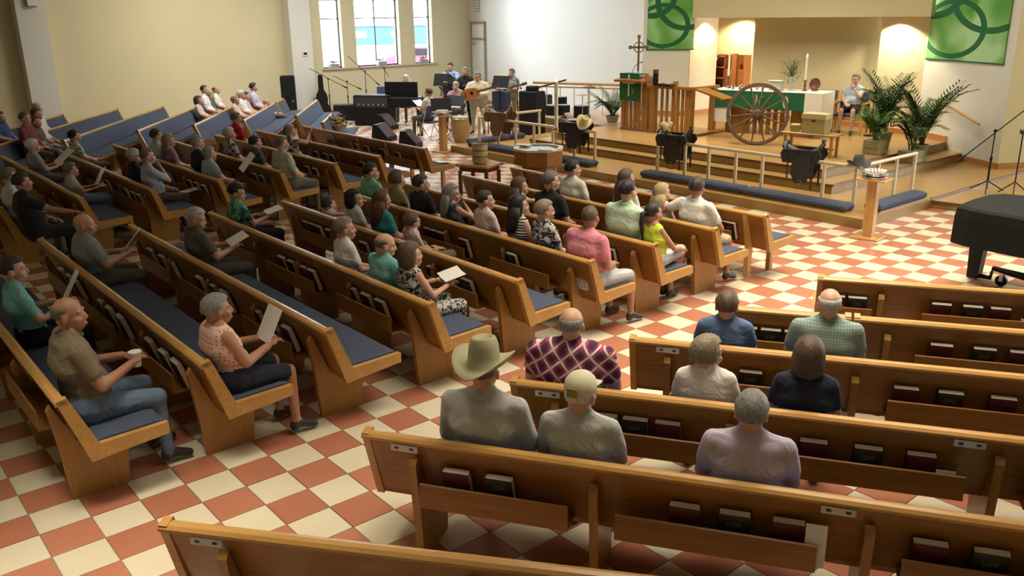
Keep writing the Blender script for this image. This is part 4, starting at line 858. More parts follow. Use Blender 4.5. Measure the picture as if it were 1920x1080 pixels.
# saddles on the rail
def saddle(label, x, y, z, rz, lm, group='saddles on the communion rail'):
    t = thing('saddle', label, 'saddle', (x, y, z), rz, group)
    seat = M(); n = 12; rings = []
    for u, w_, zz, cr in ((-.32, .10, .13, .0), (-.26, .17, .12, .01), (-.12, .18, .05, 0), (.06, .17, .035, 0), (.18, .16, .09, 0), (.24, .10, .17, 0), (.28, .05, .19, 0)):
        rings.append([(u, w_*math.sin(a), zz+.03-.16*(abs(math.sin(a))**2)*(w_/.18)) for a in [R(-90+180*k/(n-1)) for k in range(n)]])
    vs = [p for r in rings for p in r]+[(p[0], p[1]*.94, p[2]-.025) for r in rings for p in r]; nr = len(rings); off = nr*n; fs = []
    for i in range(nr-1):
        for k in range(n-1): a = i*n+k; fs.append((a, a+1, a+n+1, a+n)); fs.append((off+a, off+a+n, off+a+n+1, off+a+1))
    for i in range(nr-1):
        for k in (0, n-1): a = i*n+k; fs.append((a, a+n, off+a+n, off+a) if k == 0 else (a, off+a, off+a+n, a+n))
    for k in range(n-1): fs.append((k, off+k, off+k+1, k+1)); a = (nr-1)*n+k; fs.append((a, a+1, off+a+1, off+a))
    seat.add(vs, fs); ob('seat', seat, lm, t, smooth=True)
    ob('skirt', M().prism([(-.34, .02), (-.30, .09), (.26, .09), (.30, .0), (.22, -.12), (-.30, -.12)], -.195, -.175, 'y').prism([(-.34, .02), (-.30, .09), (.26, .09), (.30, .0), (.22, -.12), (-.30, -.12)], .175, .195, 'y'), lm, t)
    ob('horn', M().tube([(.24, 0, .16), (.26, 0, .22)], [.022, .018], 8).lathe([(.03, .215), (.045, .225), (.03, .245)], 12, (.262, 0, 0)), lm, t)
    ob('cantle', M().tube([(-.31, .15*math.sin(R(a)), .10+.09*math.cos(R(a))) for a in range(-90, 91, 20)], .022, 8), lm, t)
    for s in (-1, 1):
        ob('fender', M().prism([(-.12, .02), (.14, .02), (.16, -.26), (.09, -.42), (-.09, -.42), (-.16, -.26)], s*.205-.01, s*.205+.01, 'y'), lm, t)
        ob('stirrup', M().tube([(.0, s*.21, -.38), (.055, s*.21, -.43), (.06, s*.21, -.50), (-.06, s*.21, -.50), (-.055, s*.21, -.43), (.0, s*.21, -.38)], .011, 6), DARKW, t)
        ob('strap', M().box(.16, .19, s*.2-.006, s*.2+.006, -.52, .0), lm, t); ob('strap', M().box(-.22, -.20, s*.2-.006, s*.2+.006, -.38, .0), lm, t)
    return t
saddle('black leather saddle with a tan hat on it, left of the steps', -8.05, 2.1, .86, R(20), LEATHER)
saddle('black leather saddle under the straw coloured hat, in front of the lectern', -5.45, 2.09, .86, R(10), LEATHER)
saddle('black leather saddle on the rail in front of the cardboard boxes', -2.85, 2.06, .88, R(15), LEATHER)
saddle('brown leather saddle on the rail in front of the musicians', -10.45, 2.1, .88, R(15), BROWNL)
def hat(label, loc, mat, rot=(0, 0, 0), s=.95):
    o = ob('cowboy_hat', cowboy(), mat, None, loc, rot, smooth=True, label=label); o['category'] = 'hat'; o['group'] = 'cowboy hats'; o.scale = (s, s, s)
hat('tan cowboy hat tilted on the left black saddle', (-7.75, 2.0, .97), STRAW, (R(35), R(25), R(40)))
hat('straw hat lying on the back of the saddle before the lectern', (-5.72, 2.1, 1.0), STRAW, (R(15), R(-35), R(10)))
hat('dark grey cowboy hat on the corner post of the communion rail', (-1.95, 2.05, .83), GREYF, (0, 0, R(60)))
hat('straw hat on the left corner of the rail before the musicians', (-11.05, 2.1, .84), STRAW, (0, 0, R(30)))
# font, basket table, paschal candle
f = thing('baptismal_font', 'octagonal oak baptismal font with a basin of water', 'font', (-6.42, -.38, 0), R(22.5))
oct_ = lambda r: [(r*math.cos(R(45*k)), r*math.sin(R(45*k))) for k in range(8)]
ob('pedestal', M().prism(oct_(.28), 0, .62, 'z'), OAKV, f); ob('plinth', M().prism(oct_(.36), 0, .06, 'z'), OAK, f); ob('collar', M().prism(oct_(.435), .60, .84, 'z'), OAK, f)
for k in range(8):
    a = R(45*k+22.5); ob('panel', M().cbox(-.08, .08, -.01, .012, .10, .56, .004), OAKV, f, (.262*math.cos(a), .262*math.sin(a), 0), a-R(90))
rim = M(); o1 = oct_(.45); o2 = oct_(.36)
vs = [(x, y, .84) for x, y in o1]+[(x, y, .875) for x, y in o1]+[(x, y, .875) for x, y in o2]+[(x, y, .84) for x, y in o2]
fs = []
for k in range(8):
    j = (k+1) % 8; fs += [(k, j, 8+j, 8+k), (8+k, 8+j, 16+j, 16+k), (16+k, 16+j, 24+j, 24+k)]
ob('rim', rim.add(vs, fs), plain('marble_rim', (.62, .60, .52), .3), f); ob('water', M().prism(oct_(.362), .845, .856, 'z'), plain('water', (.22, .27, .27), .08), f)
ob('cloth', M().cbox(-.14, .14, -.10, .10, 0, .02, .006), WHITE, f, (.30, -.26, .875)); ob('cloth', M().cbox(-.10, .16, -.08, .08, 0, .015, .004), WHITE, f, (-.38, .10, .875))
bt_ = thing('side_table', 'small dark wooden table with stacked baskets left of the font', 'table', (-6.95, -1.25, 0), R(20))
ob('table_top', M().cbox(-.32, .32, -.26, .26, .60, .64, .008), OAKL, bt_); ob('apron', M().box(-.27, .27, -.21, .21, .52, .60), DARKW, bt_)
for sx in (-.26, .26):
    for sy in (-.20, .20): ob('leg', M().cbox(sx-.025, sx+.025, sy-.025, sy+.025, 0, .52, .004), DARKW, bt_)
ob('shelf', M().box(-.26, .26, -.2, .2, .14, .16), DARKW, bt_)
for k in range(6):
    b_ = thing('offering_basket', 'woven offering basket, number %s from the top of the stack on the dark table' % ['one', 'two', 'three', 'four', 'five', 'six'][5-k], 'basket', (-6.93, -1.25, .64+k*.052), R(k*7), 'stacked offering baskets')
    ob('basket_body', M().lathe([(.10, 0), (.125, .03), (.135, .07), (.125, .07), (.115, .035), (.09, .012)], 20), STRAW, b_); ob('basket_rim', M().tube([(.133*math.cos(R(a)), .133*math.sin(R(a)), .07) for a in range(0, 361, 18)], .008, 6, cap=False), DARKW if k % 2 else STRAW, b_)
pc_ = thing('paschal_candle', 'tall white lit candle on a slim brass stand beside the font', 'candle', (-7.12, .68, 0))
ob('foot', M().lathe([(.13, 0), (.13, .02), (.03, .05)], 16), BRASS, pc_); ob('stem', M().tube([(0, 0, .04), (0, 0, 1.0)], .014), BRASS, pc_); ob('cup', M().lathe([(.02, .97), (.05, 1.0), (.05, 1.04), (.03, 1.05)], 14), BRASS, pc_)
ob('candle', M().lathe([(.034, 1.03), (.034, 1.86)], 14), WAX, pc_, smooth=False); ob('flame', M().lathe([(.004, 1.87), (.014, 1.895), (.002, 1.94)], 8), FLAME, pc_)
# processional cross
cx = thing('processional_cross', 'ringed metal cross on a tall dark staff behind the lectern', 'cross', (-9.95, 6.0, .45))
ob('foot', M().lathe([(.15, 0), (.15, .02), (.02, .06)], 14), DARKW, cx); ob('staff', M().tube([(0, 0, .05), (0, 0, 1.6)], .016), plain('bronze', (.30, .24, .14), .4, .1, 8, .8), cx)
BRZ = MATS['bronze']; cr_ = M().box(-.025, .025, -.015, .015, 1.22, 2.02).box(-.20, .20, -.015, .015, 1.75, 1.80)
for ex_, ez in ((-.2, 1.775), (.2, 1.775), (0, 2.02)): cr_.box(ex_-.04, ex_+.04, -.017, .017, ez-.04, ez+.04)
ob('cross', cr_, BRZ, cx, rz=R(45)); ob('ring', M().tube([(.12*math.cos(R(a)), 0, 1.775+.12*math.sin(R(a))) for a in range(0, 361, 20)], .014, 6, cap=False), BRZ, cx, rz=R(45))
# lectern
am = thing('lectern', 'large oak slatted lectern with a green hanging and white cross', 'lectern', (-9.35, 4.75, .45), R(2))
ob('base', M().cbox(0, 2.1, 0, 1.1, 0, .05, .01), OAK, am)
for k, x in enumerate((.04, .16, .28, .40, .52, .64)): ob('slat', M().box(x, x+.08, .0, .03, .05, 1.08), OAKV, am)
for x, y in ((.0, .06), (.72, .0), (.72, 1.0), (0., 1.0)): ob('post', M().cbox(x, x+.09, y, y+.09, .05, 1.05, .006), OAKV, am)
for x in (.98, 1.16, 1.30, 1.46, 1.60, 1.72): ob('slat', M().box(x, x+.05, .02, .06, .05, .98), OAKV, am)
ob('post', M().cbox(1.82, 1.98, .02, .16, .0, 1.0, .006), OAKV, am); ob('post', M().cbox(.88, 1.02, -.02, .10, .0, 1.0, .006), OAKV, am); ob('post', M().cbox(1.82, 1.94, .9, 1.02, .0, 1.0, .006), OAKV, am)
ob('handrail', M().box(.80, 2.0, -.04, .10, .98, 1.04), OAK, am); ob('handrail', M().box(1.86, 1.98, .0, 1.05, .98, 1.03), OAK, am)
ob('desk', M().box(-.02, .78, -.05, .55, 1.10, 1.15, mx=Matrix.Rotation(R(8), 4, 'X')), OAK, am)
ob('side_board', M().prism([(0, .95), (.0, 1.28), (.35, 1.1), (.35, .95)], .72, .76, 'x'), OAK, am); ob('reading_desk', M().box(0, .75, -.2, .2, -.02, .02, mx=Matrix.Translation((2.05, .25, 1.0)) @ Matrix.Rotation(R(14), 4, 'Y')), OAK, am)
pr_ = thing('parament', 'green cloth hanging with a white cross on the front of the lectern', 'cloth', (-9.30, 4.69, 1.14))
ob('cloth', M().box(0, .58, -.02, -.008, -.02, .58).box(-.02, .60, -.02, .30, .56, .575), ALGREEN, pr_); ob('cross_mark', M().box(.26, .30, -.026, -.02, .08, .56).box(.10, .46, -.026, -.02, .36, .395), WHITE, pr_)
ob('wheat_mark', M().tube([(.36, -.025, .12), (.39, -.025, .2), (.37, -.025, .3)], .008, 5).tube([(.42, -.025, .13), (.42, -.025, .22), (.46, -.025, .27)], .008, 5).tube([(.37, -.025, .2), (.46, -.025, .18)], .006, 5), plain('yellow_green_thread', (.35, .45, .10), .8), pr_)
bk_ = thing('lectern_book', 'open dark book lying on the lectern ledge', 'book', (-8.05, 4.78, 1.49)); ob('cover', M().box(-.24, .24, -.10, .10, 0, .02), BLACKP, bk_); ob('pages', M().prism([(-.22, .02), (-.12, .05), (0, .025), (.12, .05), (.22, .02)], -.09, .09, 'y'), BLACKP, bk_)
tb = thing('thermos', 'dark cylindrical thermos standing on the lectern', 'bottle', (-8.28, 4.72, 1.50)); ob('bottle_body', M().lathe([(.055, 0), (.062, .02), (.062, .24), (.05, .26)], 16), BLACKP, tb); ob('lid', M().lathe([(.066, .26), (.066, .33), (.05, .34)], 16), DARKW, tb)
mcr = thing('gooseneck_microphone', 'thin gooseneck microphone rising from the lectern', 'microphone', (-9.1, 4.85, 1.62)); ob('gooseneck', M().tube([(0, 0, 0), (.02, 0, .15), (.12, -.02, .27), (.28, -.03, .34)], .006, 6), BLACK, mcr); ob('capsule', M().tube([(.28, -.03, .34), (.33, -.03, .35)], .013, 8), BLACK, mcr)
# altar with cloths
al = thing('altar', 'oak altar table with a green cloth behind the wagon wheel', 'table', (-7.5, 5.78, .45), R(15))
ob('table_top', M().cbox(0, 2.35, 0, .75, .83, .90, .01), OAK, al)
for x in (.25, 1.7): ob('leg', M().cbox(x, x+.4, .15, .6, 0, .83, .01), OAKV, al)
for x in (.70, .85, 1.0, 1.15, 1.30, 1.45): ob('slat', M().box(x, x+.08, .20, .26, .0, .83), OAKV, al)
gcl = thing('altar_cloth', 'green altar cloth hanging over the front of the altar', 'cloth', (-7.5, 5.78, .45), R(15))
ob('cloth', M().box(.0, 2.1, -.03, -.015, .56, .92).box(0, 2.1, -.03, .6, .905, .92), ALGREEN, gcl); ob('wheat_symbol', M().tube([(.95, -.04, .62), (1.0, -.04, .74), (.98, -.04, .86)], .02, 6).tube([(1.05, -.04, .60), (1.06, -.04, .72), (1.12, -.04, .84)], .02, 6), plain('lime_thread', (.40, .50, .12), .8), gcl)
ob('pale_symbol', M().ell((1.62, -.035, .72), (.06, .01, .13), 10), plain('pale_green_thread', (.50, .60, .40), .8), gcl)
wcl = thing('white_altar_cloth', 'white linen cloth hanging at both ends of the altar', 'cloth', (-7.5, 5.78, .45), R(15))
ob('cloth', M().box(-.03, .35, -.02, .78, .55-.25, .57).box(-.03, 2.38, -.02, .78, .922, .934) if False else M().box(-.04, 2.39, -.012, .77, .922, .934).box(-.04, -.02, -.012, .77, .25, .93).box(-.04, .42, -.012, .0, .25, .56), WHITE, wcl)
ob('end_panel', M().box(2.02, 2.40, -.06, -.045, .12, .93).box(2.39, 2.405, -.06, .77, .12, .93), WHITE, wcl)
def on_altar(u, v, z=.0): a = R(15); return (-7.5+u*math.cos(a)-v*math.sin(a), 5.78+u*math.sin(a)+v*math.cos(a), 1.386+z)
vs_ = thing('flower_vase', 'glass vase of green foliage on the altar', 'vase', on_altar(1.55, .45)); ob('vase', M().lathe([(.05, 0), (.05, .01), (.045, .28), (.05, .30)], 14), plain('vase_glass', (.50, .56, .50), .1), vs_)
fo = M(); rg = random.Random(3)
for k in range(44):
    a = rg.random()*6.28; r = .06+.18*rg.random(); z = .35+.38*rg.random(); fo.tube([(0, 0, .26), (r*.4*math.cos(a), r*.4*math.sin(a), z*.8), (r*math.cos(a), r*math.sin(a), z)], [.005, .004, .003], 4)
    for j in range(5):
        b = a+rg.uniform(-1, 1); p = Vector((r*math.cos(a), r*math.sin(a), z-.06*j)); q = p+Vector((.05*math.cos(b), .05*math.sin(b), rg.uniform(-.03, .04))); s_ = (q-p).cross(Vector((0, 0, 1))).normalized()*.014
        fo.add([p, (p+q)/2+s_, q, (p+q)/2-s_, (p+q)/2+Vector((0, 0, .006))], [(0, 1, 4), (1, 2, 4), (2, 3, 4), (3, 0, 4)])
ob('foliage', fo, plain('grey_green_leaves', (.07, .12, .06), .6, .4), vs_)
def candle(label, loc, h, base_h, lit=True):
    t = thing('altar_candle', label, 'candle', loc, 0, 'altar candles'); ob('candlestick', M().lathe([(.055, 0), (.05, .02), (.018, .05), (.026, base_h*.5), (.016, base_h*.8), (.05, base_h)], 14), DARKW, t); ob('candle', M().lathe([(.024, base_h), (.024, base_h+h)], 12), WAX, t)
    if lit: ob('flame', M().lathe([(.003, base_h+h+.01), (.018, base_h+h+.035), (.002, base_h+h+.085)], 8), FLAME, t)
candle('tall white lit candle right of the vase on the altar', on_altar(1.85, .45), .46, .22); candle('white candle on a dark candlestick at the left of the altar', on_altar(.12, .5), .50, .26, False)
b2 = thing('wooden_bowl', 'reddish brown wooden bowl standing on edge at the right of the altar', 'bowl', on_altar(2.05, .5, .02)); ob('bowl', M().lathe([(.04, -.05), (.11, -.03), (.13, .02), (.12, .02), (.09, -.01), (.03, -.03)], 18, mx=Matrix.Translation((0, 0, .12)) @ Matrix.Rotation(R(80), 4, 'X')), plain('red_brown_glaze', (.16, .06, .04), .3), b2); ob('stand', M().box(-.05, .05, -.04, .04, -.02, .02), DARKW, b2)
mb_ = thing('white_book_stand', 'pale boxy book stand near the middle of the altar', 'stand', on_altar(1.30, .25)); ob('stand_body', M().cbox(-.13, .13, -.08, .08, 0, .20, .01), plain('pale_sage_card', (.48, .52, .40), .7), mb_); ob('ledge', M().box(-.15, .15, -.10, .08, .20, .215), WHITE, mb_)
for k, (u, v, lab) in enumerate(((.35, .25, 'small flower garland left of the wheel top'), (.62, .22, 'small heap of blossoms above the wheel'), (.95, .22, 'small heap of blossoms right above the wheel'))):
    fl = thing('blossoms', lab, 'flowers', on_altar(u, v)); mb = M(); mg = M()
    for j in range(14): c = (rg.uniform(-.13, .13), rg.uniform(-.07, .07), rg.uniform(.02, .09)); (mb if j % 3 else mg).ell(c, (.025, .025, .02), 6)
    ob('petals', mb, plain('white_mauve_petals', (.55, .48, .52), .8, .3), fl); ob('leaves', mg, LEAF, fl)
# wagon wheel
wh = thing('wagon_wheel', 'large weathered wooden wagon wheel leaning before the altar', 'wheel', (-5.72, 4.88, .45), R(28)); wr = .60
MW = Matrix.Translation((0, 0, wr)) @ Matrix.Rotation(R(-9), 4, 'X')
cir = lambda r, y, n=36: [MW @ Vector((r*math.cos(6.2832*k/n), y, r*math.sin(6.2832*k/n))) for k in range(n+1)]
rim = M(); n = 40; vs = []
for k in range(n):
    a = 6.2832*k/n
    for r, y in ((wr-.055, -.03), (wr, -.03), (wr, .03), (wr-.055, .03)): vs.append(MW @ Vector((r*math.cos(a), y, r*math.sin(a))))
fs = [(k*4+j, k*4+(j+1) % 4, ((k+1) % n)*4+(j+1) % 4, ((k+1) % n)*4+j) for k in range(n) for j in range(4)]
ob('rim', rim.add(vs, fs), OLDW, wh); ob('iron_tyre', M().tube(cir(wr+.004, 0), .012, 6, cap=False), plain('rusty_iron', (.10, .07, .05), .7, .3), wh)
for k in range(14):
    a = 6.2832*k/14+.1; ob('spoke', M().tube([MW @ Vector((.07*math.cos(a), 0, .07*math.sin(a))), MW @ Vector((.3*math.cos(a), 0, .3*math.sin(a))), MW @ Vector(((wr-.04)*math.cos(a), 0, (wr-.04)*math.sin(a)))], [.024, .018, .016], 7), OLDW, wh)
ob('hub', M().lathe([(.06, -.13), (.085, -.11), (.095, 0), (.085, .11), (.06, .13)], 16, mx=MW @ Matrix.Rotation(R(90), 4, 'X')), OLDW, wh)
# low bench with boxes
bn = thing('bench', 'low pale wooden bench in front of the altar holding boxes', 'bench', (-4.72, 4.22, .45), R(6))
ob('bench_top', M().cbox(0, 1.05, 0, .36, .38, .42, .012), OAKL, bn)
for x in (.05, .95):
    for y in (.03, .28): ob('leg', M().cbox(x, x+.045, y, y+.045, 0, .38, .004), OAKL, bn)
ob('stretcher', M().box(.08, .97, .16, .19, .12, .16), OAKL, bn)
def fbox(label, loc, w_, d_, h_, rz, slot=True):
    t = thing('storage_box', label, 'box', loc, rz); ob('box_body', M().box(-w_/2, w_/2, -d_/2, d_/2, 0, h_*.80), plain('khaki_card', (.42, .37, .17), .8), t); ob('lid', M().cbox(-w_/2-.012, w_/2+.012, -d_/2-.012, d_/2+.012, h_*.72, h_, .01), plain('pale_khaki_card', (.58, .53, .30), .8), t)
    if slot: ob('hand_hole', M().box(-.04, .04, -d_/2-.004, -d_/2, h_*.60, h_*.66), BLACK, t)
fbox('larger khaki lidded box on the bench, with a hand hole', (-4.12, 4.42, .87), .44, .26, .36, R(6)); fbox('small pale box on the bench left of the lidded box', (-4.50, 4.34, .87), .14, .14, .14, R(20), False)
# armchair of the seated person
ac = thing('armchair', 'oak armchair with dark blue upholstery beside the altar', 'chair', (-5.28, 7.75, .45), R(195))
for s in (-1, 1):
    ob('front_leg', M().cbox(s*.30-.025, s*.30+.025, .34, .39, 0, .64, .005), OAKLV, ac); ob('back_leg', M().prism([(-.2, 0), (-.14, 0), (-.12, .45), (-.2, .88), (-.25, .88), (-.18, .45)], s*.30-.02, s*.30+.02), OAKLV, ac); ob('armrest', M().cbox(s*.30-.03, s*.30+.03, -.20, .42, .64, .665, .006), OAKL, ac)
ob('seat', M().cbox(-.28, .28, -.16, .38, .38, .45, .02), BLUE, ac); ob('backrest', M().prism([(-.15, .45), (-.09, .45), (-.17, .86), (-.23, .86)], -.28, .28), BLUE, ac); ob('rail', M().box(-.28, .28, .34, .38, .30, .38), OAKL, ac)
a2 = bpy.data.objects.new('armchair', None); C.objects.link(a2); a2.location = (-6.02, 7.75, .45); a2.rotation_euler = (0, 0, R(195)); tag(a2, 'empty dark blue armchair left of the seated person', 'chair')
for ch in list(ac.children): c = ch.copy(); C.objects.link(c); c.parent = a2
# cabinet with shelves in the lit side room
cb_ = thing('shelf_cabinet', 'reddish wooden shelf unit in the brightly lit side room', 'cabinet', (-10.42, 9.4, .45), R(8)); RW = wood('reddish_wood', (.36, .12, .035), (.50, .19, .06))
ob('back', M().box(0, 1.0, .38, .40, 0, 1.45), RW, cb_)
for x in (0, .42, .98): ob('side', M().box(x, x+.03, 0, .38, 0, 1.45 if x else 1.3), RW, cb_)
for z in (.02, .28, .56, .84, 1.12, 1.4): ob('shelf', M().box(0, 1.0 if z < .3 else .45, -.04, .38, z, z+.03), RW, cb_)
ob('panel', M().cbox(.46, .98, .02, .10, .62, 1.1, .01), RW, cb_); ob('column', M().cbox(.66, .80, -.05, .05, .0, 1.5, .01), RW, cb_)
# palms
def frond(mb, base, az, ln, rise, droop, w_=.16, nl=15):
    pts = []; 
    for i in range(9):
        u = i/8; pts.append(Vector((math.cos(az)*ln*u*(.35+.65*u), math.sin(az)*ln*u*(.35+.65*u), rise*u-droop*u*u*u))+Vector(base))
    mb.tube(pts, [.008]*5+[.006]*2+[.004, .002], 5)
    for i in range(nl):
        u = .25+.75*i/(nl-1); k = min(7, int(u*8)); p = pts[k].lerp(pts[k+1], u*8-k); d = (pts[k+1]-pts[k]).normalized(); sd = d.cross(Vector((0, 0, 1)))
        sd = sd.normalized() if sd.length > .01 else Vector((1, 0, 0)); l_ = w_*(1.15-abs(u-.55))
        for s in (-1, 1):
            tip = p+(sd*s*.75+d*.75+Vector((0, 0, -.10))).normalized()*l_; nn = (tip-p).cross(Vector((0, 0, 1))).normalized()*.017; mid = p.lerp(tip, .45)
            mb.add([p, mid+nn, tip, mid-nn, mid+Vector((0, 0, .008))], [(0, 1, 4), (1, 2, 4), (2, 3, 4), (3, 0, 4)])
def palm(label, loc, h, nf, spread, seed, pot='tapered', ph=.26, pr=.14, mat=None, w_=.16):
    t = thing('potted_palm', label, 'plant', loc, 0); rg = random.Random(seed)
    if pot == 'tapered': ob('pot', M().lathe([(pr*.72, 0), (pr, ph), (pr*1.08, ph), (pr*1.08, ph+.03), (pr*.92, ph+.03), (pr*.9, ph-.02)], 20), POT, t)
    else: ob('pot', M().cbox(-pr, pr, -pr, pr, 0, ph, .01).cbox(-pr-.01, pr+.01, -pr-.01, pr+.01, ph*.48, ph*.52, .002), plain('square_planter', (.34, .30, .19), .6), t)
    ob('soil', M().lathe([(pr*.88, ph-.04), (pr*.88, ph-.015)], 14), plain('soil', (.05, .03, .02), .9), t)
    for k in range(nf):
        mb = M(); az = 6.2832*k/nf+rg.uniform(-.3, .3); frond(mb, (rg.uniform(-.04, .04), rg.uniform(-.04, .04), ph-.02), az, spread*rg.uniform(.6, 1.1), h*rg.uniform(.7, 1.05), h*rg.uniform(.05, .5), w_); ob('frond', mb, mat or (LEAF if k % 3 else LEAF2), t)
palm('tall feathery palm in a dark tapered pot, rear of the group right of the chancel', (-3.62, 6.0, .45), 1.38, 24, .58, 1, ph=.30, pr=.15, w_=.22)
palm('broad palm at the right of the group, on the side step', (-3.05, 6.35, .30), 1.45, 24, .70, 2, ph=.24, pr=.15, w_=.24)
palm('low leafy palm in a square wooden planter, left of the group', (-3.48, 5.42, .45), .72, 20, .42, 4, 'square', .26, .15, LEAF2, .14)
palm('palm in a pale ribbed pot at the end of the rail', (-2.98, 5.85, .30), .95, 12, .5, 5, 'square', .22, .17, w_=.18)
palm('feathery palm in a pale pot left of the lectern', (-10.25, 5.45, .45), .85, 22, .62, 6, ph=.15, pr=.16, w_=.14)
# side microphone stand in the chancel
def mic_stand(label, loc, h, boom=None, rz=0, tripod=True, group='microphone stands', mic=True, light=False):
    t = thing('microphone_stand', label, 'stand', loc, rz, group); r0 = .013
    ob('pole', M().tube([(0, 0, .05), (0, 0, h*.55)], r0+.003).tube([(0, 0, h*.55), (0, 0, h)], r0-.003), BLACK, t); ob('clutch', M().tube([(0, 0, h*.52), (0, 0, h*.58)], .022), BLACK, t)
    if tripod:
        for k in range(3): a = R(120*k+15); ob('leg', M().tube([(0, 0, .18), (.28*math.cos(a), .28*math.sin(a), .012)], .010), BLACK, t)
    else: ob('base', M().lathe([(.14, 0), (.14, .015), (.03, .035)], 18), BLACK, t)
    if boom:
        a, b = Vector(boom[0]), Vector(boom[1]); ob('boom_arm', M().tube([a, b], .010), BLACK, t); ob('joint', M().ell((0, 0, h), (.03, .03, .03), 8), BLACK, t)
        if mic: d = (b-a).normalized(); ob('microphone', M().tube([b, b+d*.12, b+d*.19], [.013, .022, .024]), BLACK, t)
    elif mic: ob('microphone', M().tube([(0, 0, h), (0, 0, h+.05)], .035), BLACK, t)
    return t
mic_stand('thin microphone stand on the chancel floor near the armchair', (-4.73, 7.6, .45), .88, tripod=False)
mic_stand('black boom microphone stand on the side platform behind the piano', (-1.22, 4.95, .12), 1.0, ((-.42, -.16, .62), (.42, .16, 1.32)), R(35), mic=False)
mt_ = bpy.data.objects['microphone_stand.001']; ob('microphone', M().tube([(-.42, -.16, .62), (-.50, -.19, .56), (-.56, -.21, .52)], [.014, .024, .022]), BLACK, mt_)
def music_stand(label, loc, h, rz, tilt=60, paper=False, light=False, w_=.50):
    t = thing('music_stand', label, 'stand', loc, rz, 'black music stands'); ob('pole', M().tube([(0, 0, .1), (0, 0, h)], .011), BLACK, t)
    for k in range(3): a = R(120*k); ob('leg', M().tube([(0, 0, .22), (.26*math.cos(a), .26*math.sin(a), .01)], .009), BLACK, t)
    mx = Matrix.Translation((0, 0, h)) @ Matrix.Rotation(R(tilt), 4, 'X'); ob('desk', M().box(-w_/2, w_/2, -.02, .34, -.006, .006, mx=mx).box(-w_/2, w_/2, -.02, -.012, -.006, .05, mx=mx), BLACK, t)
    if paper: ob('lip_edge', M().box(-w_/2, w_/2, -.03, -.018, -.008, .052, mx=mx), CHROME, t)
    return t
music_stand('black music stand at the right edge above the piano', (-.80, 4.95, .12), 1.02, R(-70), 55)
# grand piano under a black cover
pn = thing('piano', 'grand piano under a black fitted cover on a wheeled frame', 'piano', (0, 0, 0))
outl = [(.62, -.60), (.57, -.35), (.55, -.05), (.56, .22), (.66, .42), (.90, .50), (1.35, .46), (1.9, .55), (2.6, .75), (2.9, .75), (2.9, -.75), (2.2, -.78), (1.3, -.72), (.8, -.68)]
zs = [(.60, 1.0), (.64, 1.0), (.90, .995), (.985, .98), (1.01, .93)]; cxm, cym = 1.6, 0; vs = []; nn = len(outl)
for z, s in zs:
    for x, y in outl: vs.append((cxm+(x-cxm)*s, cym+(y-cym)*s, z))
fs = [(i*nn+(k+1) % nn, i*nn+k, (i+1)*nn+k, (i+1)*nn+(k+1) % nn) for i in range(len(zs)-1) for k in range(nn)]+[tuple(range(nn-1, -1, -1)) if False else tuple(range(nn)), tuple(range((len(zs)-1)*nn, len(zs)*nn))[::-1]]
cvm = plain('black_cover_cloth', (.009, .010, .010), .85, .1, 6, bmp=.2, spec=.2); ob('cover', M().add(vs, fs), cvm, pn); ob('strap', M().box(.50, .58, -.12, -.10, .70, .715), BLACK, pn)
ob('leg', M().prism([(.54, 0.02), (.66, .02), (.70, .62), (.52, .62)], .17, .30, 'y'), BLACKP, pn); ob('leg', M().prism([(2.5, 0.02), (2.6, .02), (2.64, .62), (2.46, .62)], -.5, -.38, 'y'), BLACKP, pn)
ob('dolly_frame', M().tube([(.60, .23, .05), (.78, .23, .05), (.80, .23, .17), (2.6, .0, .17)], .028).tube([(.80, .23, .17), (2.5, -.45, .17)], .028), BLACK, pn)
for x, y in ((.93, .16), (2.4, -.3)): ob('caster', M().lathe([(.02, -.02), (.065, -.018), (.065, .018), (.02, .02)], 16, mx=Matrix.Translation((x, y, .066)) @ Matrix.Rotation(R(90), 4, 'X')), BLACK, pn); ob('caster_fork', M().box(x-.02, x+.02, y-.03, y-.024, .06, .16).box(x-.02, x+.02, y+.024, y+.03, .06, .16), CHROME, pn)
# ================================================================ MUSICIANS' CORNER
mic_stand('black boom stand at the far left of the window wall', (-20.5, 3.3, 0), 1.15, ((-.1, -.62, 1.5), (.1, .45, .92)), R(10)); mic_stand('black boom stand second along the window wall', (-20.3, 3.85, 0), 1.05, ((0, -.5, 1.25), (0, .35, .85)), R(5))
mic_stand('tall black boom stand below the middle window', (-20.0, 4.35, 0), 1.35, ((0, -.65, 1.85), (0, .4, 1.0)), R(8)); mic_stand('straight microphone stand right of the folding chair', (-20.2, 5.2, 0), 1.4, ((0, -.1, 1.5), (0, .15, 1.1)), 0, mic=False)
mic_stand('boom microphone stand before the grey shirted young man', (-14.0, 5.6, 0), 1.25, ((-.5, 0, 1.4), (.35, 0, 1.15)), R(-30)); mic_stand('boom microphone stand beside the ivory jacket', (-14.2, 3.3, 0), 1.0, ((0, .1, 1.0), (0, -.4, 1.2)), R(40))
def folding_chair(label, loc, rz):
    t = thing('folding_chair', label, 'chair', loc, rz, 'blue folding chairs')
    for s in (-.21, .21): ob('leg', M().tube([(s, .22, 0), (s, -.12, .86)], .012), CHROME, t); ob('leg', M().tube([(s, -.22, 0), (s, .18, .46)], .012), CHROME, t)
    ob('seat', M().cbox(-.21, .21, -.18, .22, .43, .47, .012), plain('blue_vinyl', (.035, .05, .16), .5), t); ob('backrest', M().prism([(-.10, .60), (-.075, .60), (-.125, .86), (-.15, .86)], -.22, .22), MATS['blue_vinyl'], t); ob('crossbar', M().tube([(-.21, -.17, .1), (.21, -.17, .1)], .009), CHROME, t)
